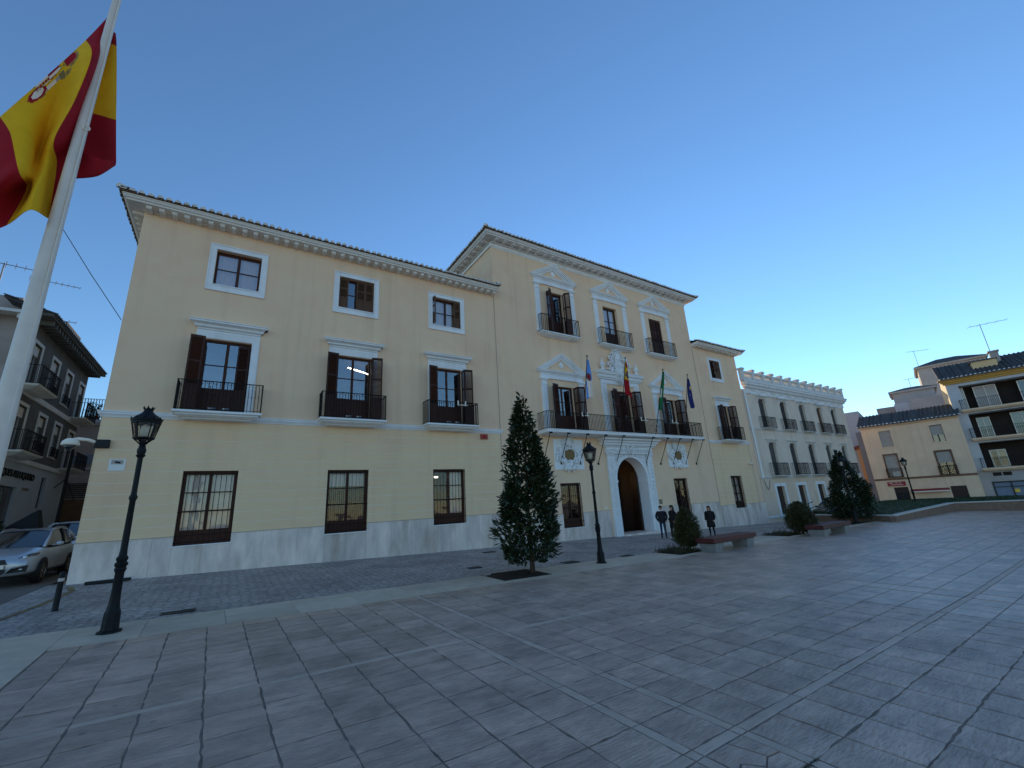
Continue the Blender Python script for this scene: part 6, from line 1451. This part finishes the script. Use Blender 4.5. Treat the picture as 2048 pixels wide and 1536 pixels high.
# ================================================================ flags
def cloth(name, ctrl, pick, mats, par, nu=8, nv=8, thick=.004, wave=0, freq=3):
    """ctrl rows x cols of points -> smooth sheet; pick(u,v) -> material index"""
    R_, C_ = len(ctrl), len(ctrl[0]); NU, NV = (C_-1)*nu, (R_-1)*nv
    def cr(p, t):
        n = len(p)-1; t = min(max(t, 0), 1)*n; i = min(int(t), n-1); f = t-i
        p0, p1, p2, p3 = p[max(i-1, 0)], p[i], p[i+1], p[min(i+2, n)]
        return p1+(p2-p0)*(.5*f)+(p0*2-p1*5+p2*4-p3)*(.5*f*f)+(p1*3-p0-p2*3+p3)*(.5*f*f*f)
    ctrl = [[Vector(p) for p in r] for r in ctrl]; o = MB(); vs = []
    for j in range(NV+1):
        for i in range(NU+1):
            u, v = i/NU, j/NV; p = cr([cr(r, u) for r in ctrl], v)
            if wave: p = p+Vector((0, wave*math.sin(freq*6.28*u+2*v)*(.3+u), 0))
            vs.append(p)
    o.add(vs, []); 
    for j in range(NV):
        for i in range(NU):
            o.f.append((j*(NU+1)+i, j*(NU+1)+i+1, (j+1)*(NU+1)+i+1, (j+1)*(NU+1)+i)); o.m.append(pick((i+.5)/NU, (j+.5)/NV))
    c = o.build(name, mats, par, smooth=True, fix=False); s = c.modifiers.new('t', 'SOLIDIFY'); s.thickness = thick; s.offset = 0
    return c
BFL = [[(-1.963, 5.976, 8.513), (-2.071, 5.899, 7.912), (-2.244, 5.791, 7.118), (-2.467, 5.771, 6.373), (-2.599, 5.781, 5.951)], [(-1.915, 6.002, 7.876), (-1.943, 5.762, 7.575), (-2.183, 5.894, 6.969), (-2.341, 5.707, 6.174), (-2.534, 5.802, 5.75)], [(-1.914, 6.023, 7.183), (-1.978, 5.771, 6.888), (-2.197, 5.963, 6.592), (-2.243, 5.665, 5.894), (-2.483, 5.819, 5.54)], [(-1.916, 6.023, 6.572), (-2.057, 5.798, 6.3), (-2.21, 6.012, 6.137), (-2.177, 5.655, 5.696), (-2.455, 5.828, 5.378)], [(-1.921, 6.021, 6.207), (-2.058, 6.008, 6.135), (-2.076, 5.74, 5.649), (-2.226, 6.007, 5.725), (-2.402, 5.74, 5.16)], [(-1.951, 6.011, 5.463), (-2.027, 6.071, 5.476), (-2.045, 5.697, 5.321), (-2.259, 5.943, 5.228), (-2.384, 5.745, 4.887)]]
BFR = [[(-1.923, 6.02, 8.324), (-1.895, 6.008, 8.312), (-1.871, 5.995, 8.295)], [(-1.987, 6.084, 8.13), (-1.92, 6.105, 8.204), (-1.842, 6.026, 8.126)], [(-2.01, 6.181, 7.7), (-1.912, 6.234, 7.778), (-1.78, 6.098, 7.626)], [(-2.011, 6.181, 7.114), (-1.88, 6.276, 7.199), (-1.708, 6.121, 7.079)], [(-1.996, 6.186, 6.679), (-1.841, 6.289, 6.771), (-1.649, 6.14, 6.656)], [(-1.981, 6.191, 6.357), (-1.806, 6.247, 6.445), (-1.624, 6.148, 6.476)], [(-1.904, 6.058, 6.054), (-1.73, 6.062, 6.167), (-1.621, 6.097, 6.39)], [(-1.888, 6.011, 6.414), (-1.716, 5.961, 6.337), (-1.626, 6.043, 6.418)]]

pole = thing('flagpole', 'tall white flagpole with a large red and yellow flag at left', 'flagpole', (-1.906, 5.90, gz(-1.9, 5.9)))
set_off(pole.location)
o = MB(); zb = gz(-1.9, 5.9); px_, py_ = -1.906, 5.90
o.lathe([(.105, 0), (.095, 1.5), (.078, 3.2), (.062, 5.2), (.048, 7.2), (.038, 9.2), (.034, 10.6)], (px_, py_, zb), 24); o.build('pole', 'pole_white', pole, smooth=True, auto=.8)
o = MB(); o.lathe([(.17, 0), (.17, .02), (.13, .04), (.12, .22), (.105, .24)], (px_, py_, zb), 24); o.build('base_flange', 'pole_white', pole)
o = MB(); o.lathe([(.03, 0), (.07, .03), (.08, .09), (.05, .15), (.01, .17)], (px_, py_, zb+10.6), 14); o.build('finial', 'metal_grey', pole, smooth=True)
def pick_big(u, v):
    if .28 < u < .70 and v < .2:                     # half of the coat of arms shows before the cloth turns away
        c = ((u-.375)/.042)**2+((v-.05)/.055)**2
        if c < 1: return 5 if int(u*210) % 5 == 0 or (c > .7 and int(v*160) % 3 == 0) else 2
        if c < 1.7 and u < .40: return 5 if int((u+v)*190) % 3 else 6
        if .435 < u < .565 and v < .052+.02*math.sin((u-.435)*24):
            q = int((u-.435)/.065)+int(v/.03); return 3 if q & 1 else (2 if int(u*260) % 4 else 5)
        if .43 < u < .58 and v < .078 and int((u+v)*140) % 3 == 0: return 6
        r = ((u-.575)/.045)**2+((v-.085)/.045)**2
        if .45 < r < 1.1: return 2
        if r <= .45: return 3
        if .455 < u < .545 and .095 < v < .122: return 3 if .475 < u < .53 else 4
        if (.43 < u < .458 or .545 < u < .57) and .085 < v < .135: return 6
        if ((u-.42)/.03)**2+((v-.135)/.022)**2 < 1: return 6 if int(u*200) % 2 else 5
    return 1 if .25 < u < .75 else 0
fl = cloth('flag', BFL, pick_big, ['flag_red', 'flag_yellow', 'flag_red', 'flag_white', 'crest_grey', 'crest_gold', 'crest_olive'], pole, 34, 26)
cloth('flag_fold', BFR, lambda u, v: 0 if v < .143 else 1 if v < .43 else 0, ['flag_red', 'flag_yellow'], pole, 10, 8)
o = MB(); o.tube([(px_+.06, py_-.05, zb+1.2), (px_+.05, py_-.05, 6.5), (px_+.03, py_-.03, 10.5)], .006, 4); o.tube([(px_+.05+.03*math.cos(a), py_-.05, 6.62+.03*math.sin(a)) for a in [k*.7 for k in range(10)]], .008, 5); o.build('halyard', 'white', pole)
set_off((0, 0, 0))
def bal_flag(label, x, ty, tz, ctrl, pick, mats, wave=.05, emblem=None):
    t = thing('balcony_flag', label, 'flag', (x, YF-.95, 6.2), 0, 'flags on the long balcony'); set_off(t.location)
    o = MB(); o.tube([(x, YF-.95, 6.2), (x, ty, tz)], .022, 8); o.lathe([(.05, 0), (.06, .03), (.02, .06)], (x, ty, tz), 8); o.build('pole', 'iron', t, smooth=True)
    def on(z): f = (z-6.2)/(tz-6.2); return Vector((x, YF-.95+(ty-YF+.95)*f, z))
    net = [[on(zp)+Vector((dx, dy, dz)) for dx, dy, dz in row] for zp, row in ctrl]
    c = cloth('cloth', net, pick, mats, t, 8, 8, .004, wave)
    set_off((0, 0, 0)); return t
bal_flag('light blue and white flag with a small crest, leftmost on the balcony', 17.40, 18.0, 10.58,
  [(10.4, [(.02, 0, 0), (.06, -.03, -.05), (.10, 0, -.12)]), (9.7, [(.02, .02, 0), (.20, -.08, -.1), (.36, .03, -.2)]), (9.0, [(.03, 0, 0), (.26, -.10, -.12), (.50, .04, -.28)]), (8.3, [(.08, 0, -.3), (.34, -.10, -.2), (.68, .02, -.12)])],
  lambda u, v: 2 if ((u-.3)/.26)**2+((v-.48)/.12)**2 < .35 else 3 if ((u-.3)/.3)**2+((v-.48)/.14)**2 < .75 else (0 if v < .52 or u < .42*(v-.5)*1.6 else 1), ['flag_blue', 'flag_white', 'flag_red', 'crest_dark'])
bal_flag('red and yellow flag with dark crest hanging above the middle balcony door', 20.63, 17.88, 10.86,
  [(10.65, [(.02, 0, 0), (.06, -.03, -.08), (.10, 0, -.2)]), (9.9, [(.03, 0, 0), (.16, -.10, -.1), (.30, .04, -.2)]), (9.2, [(.06, 0, 0), (.30, -.12, -.1), (.50, .05, -.15)]), (8.7, [(.14, 0, -.1), (.42, -.10, -.25), (.78, .04, -.42)])],
  lambda u, v: 2 if ((u-.45)/.32)**2+((v-.36)/.10)**2 < 1 else (0 if v < .16 and u > .2 else 1 if v < .52 else (1 if u > .72 and .62 < v < .8 else 0)), ['flag_red', 'flag_yellow', 'crest_dark'])
bal_flag('narrow furled green flag with white, right of the middle balcony door', 23.92, 17.62, 10.40,
  [(10.3, [(.01, 0, 0), (.05, -.05, -.04), (.08, 0, -.1)]), (9.4, [(.0, .03, 0), (.12, -.08, -.05), (.22, .03, -.1)]), (8.5, [(-.02, .02, 0), (.14, -.08, -.05), (.27, .03, -.1)]), (7.8, [(.06, 0, 0), (.16, -.06, -.05), (.26, .02, .0)])],
  lambda u, v: 1 if .4 < v < .62 and u < .4 else 0, ['flag_green', 'flag_white'])
bal_flag('dark blue flag with small yellow stars, rightmost on the balcony', 27.17, 18.02, 10.52,
  [(10.3, [(.03, 0, 0), (.07, -.04, -.08), (.12, 0, -.2)]), (9.6, [(.06, 0, 0), (.26, -.10, -.15), (.42, .04, -.25)]), (9.0, [(.14, 0, -.05), (.44, -.12, -.25), (.66, .04, -.35)]), (8.5, [(.40, 0, -.35), (.62, -.10, -.35), (.90, .04, -.15)])],
  lambda u, v: 1 if any((u-a)**2+((v-b)*1.3)**2 < .0022 for a, b in ((.3, .35), (.62, .42), (.28, .55), (.55, .60), (.45, .28))) else 0, ['flag_navy', 'star_yellow'])
# ================================================================ the far side of the square, mirrored in the windows
def palm(label, x, y, h, seed):
    t = thing('palm_tree', label, 'palm tree', gp(x, y), 0, 'palms reflected in the windows'); r = random.Random(seed)
    o = MB(); o.tube([(0, 0, 0), (.1, 0, h*.5), (.05, .1, h)], [.30, .22, .2], 10); o.build('trunk', 'bark', t, smooth=True)
    o = MB()
    for k in range(34):
        a = r.uniform(0, 6.28); el = r.uniform(-.5, 1.1); L = r.uniform(2.0, 2.9); P = []
        for i in range(7):
            f = i/6; e = el-1.5*f*f; P.append((P[-1] if P else Vector((0, 0, h)))+Vector((math.cos(a)*math.cos(e), math.sin(a)*math.cos(e), math.sin(e)))*(L/7))
        sd = Vector((-math.sin(a), math.cos(a), 0))
        for i in range(1, 7):
            for j in range(4):
                p = P[i-1].lerp(P[i], j/4)
                for sg_ in (-1, 1): o.add([p, p+(P[i]-P[i-1]).normalized()*.06, p+sd*sg_*.55*(1-.4*i/7)+Vector((0, 0, -.2))+(P[i]-P[i-1]).normalized()*.3], [(0, 1, 2)])
    c = o.build('crown', 'leaf', t, fix=False); c['kind'] = 'stuff'
palm('tall palm reflected in the glass of the first balcony door', -5.6, -14.0, 9.5, 3); palm('slimmer palm behind the viewer, reflected in the balcony doors', 9.0, -20.0, 10.5, 6)
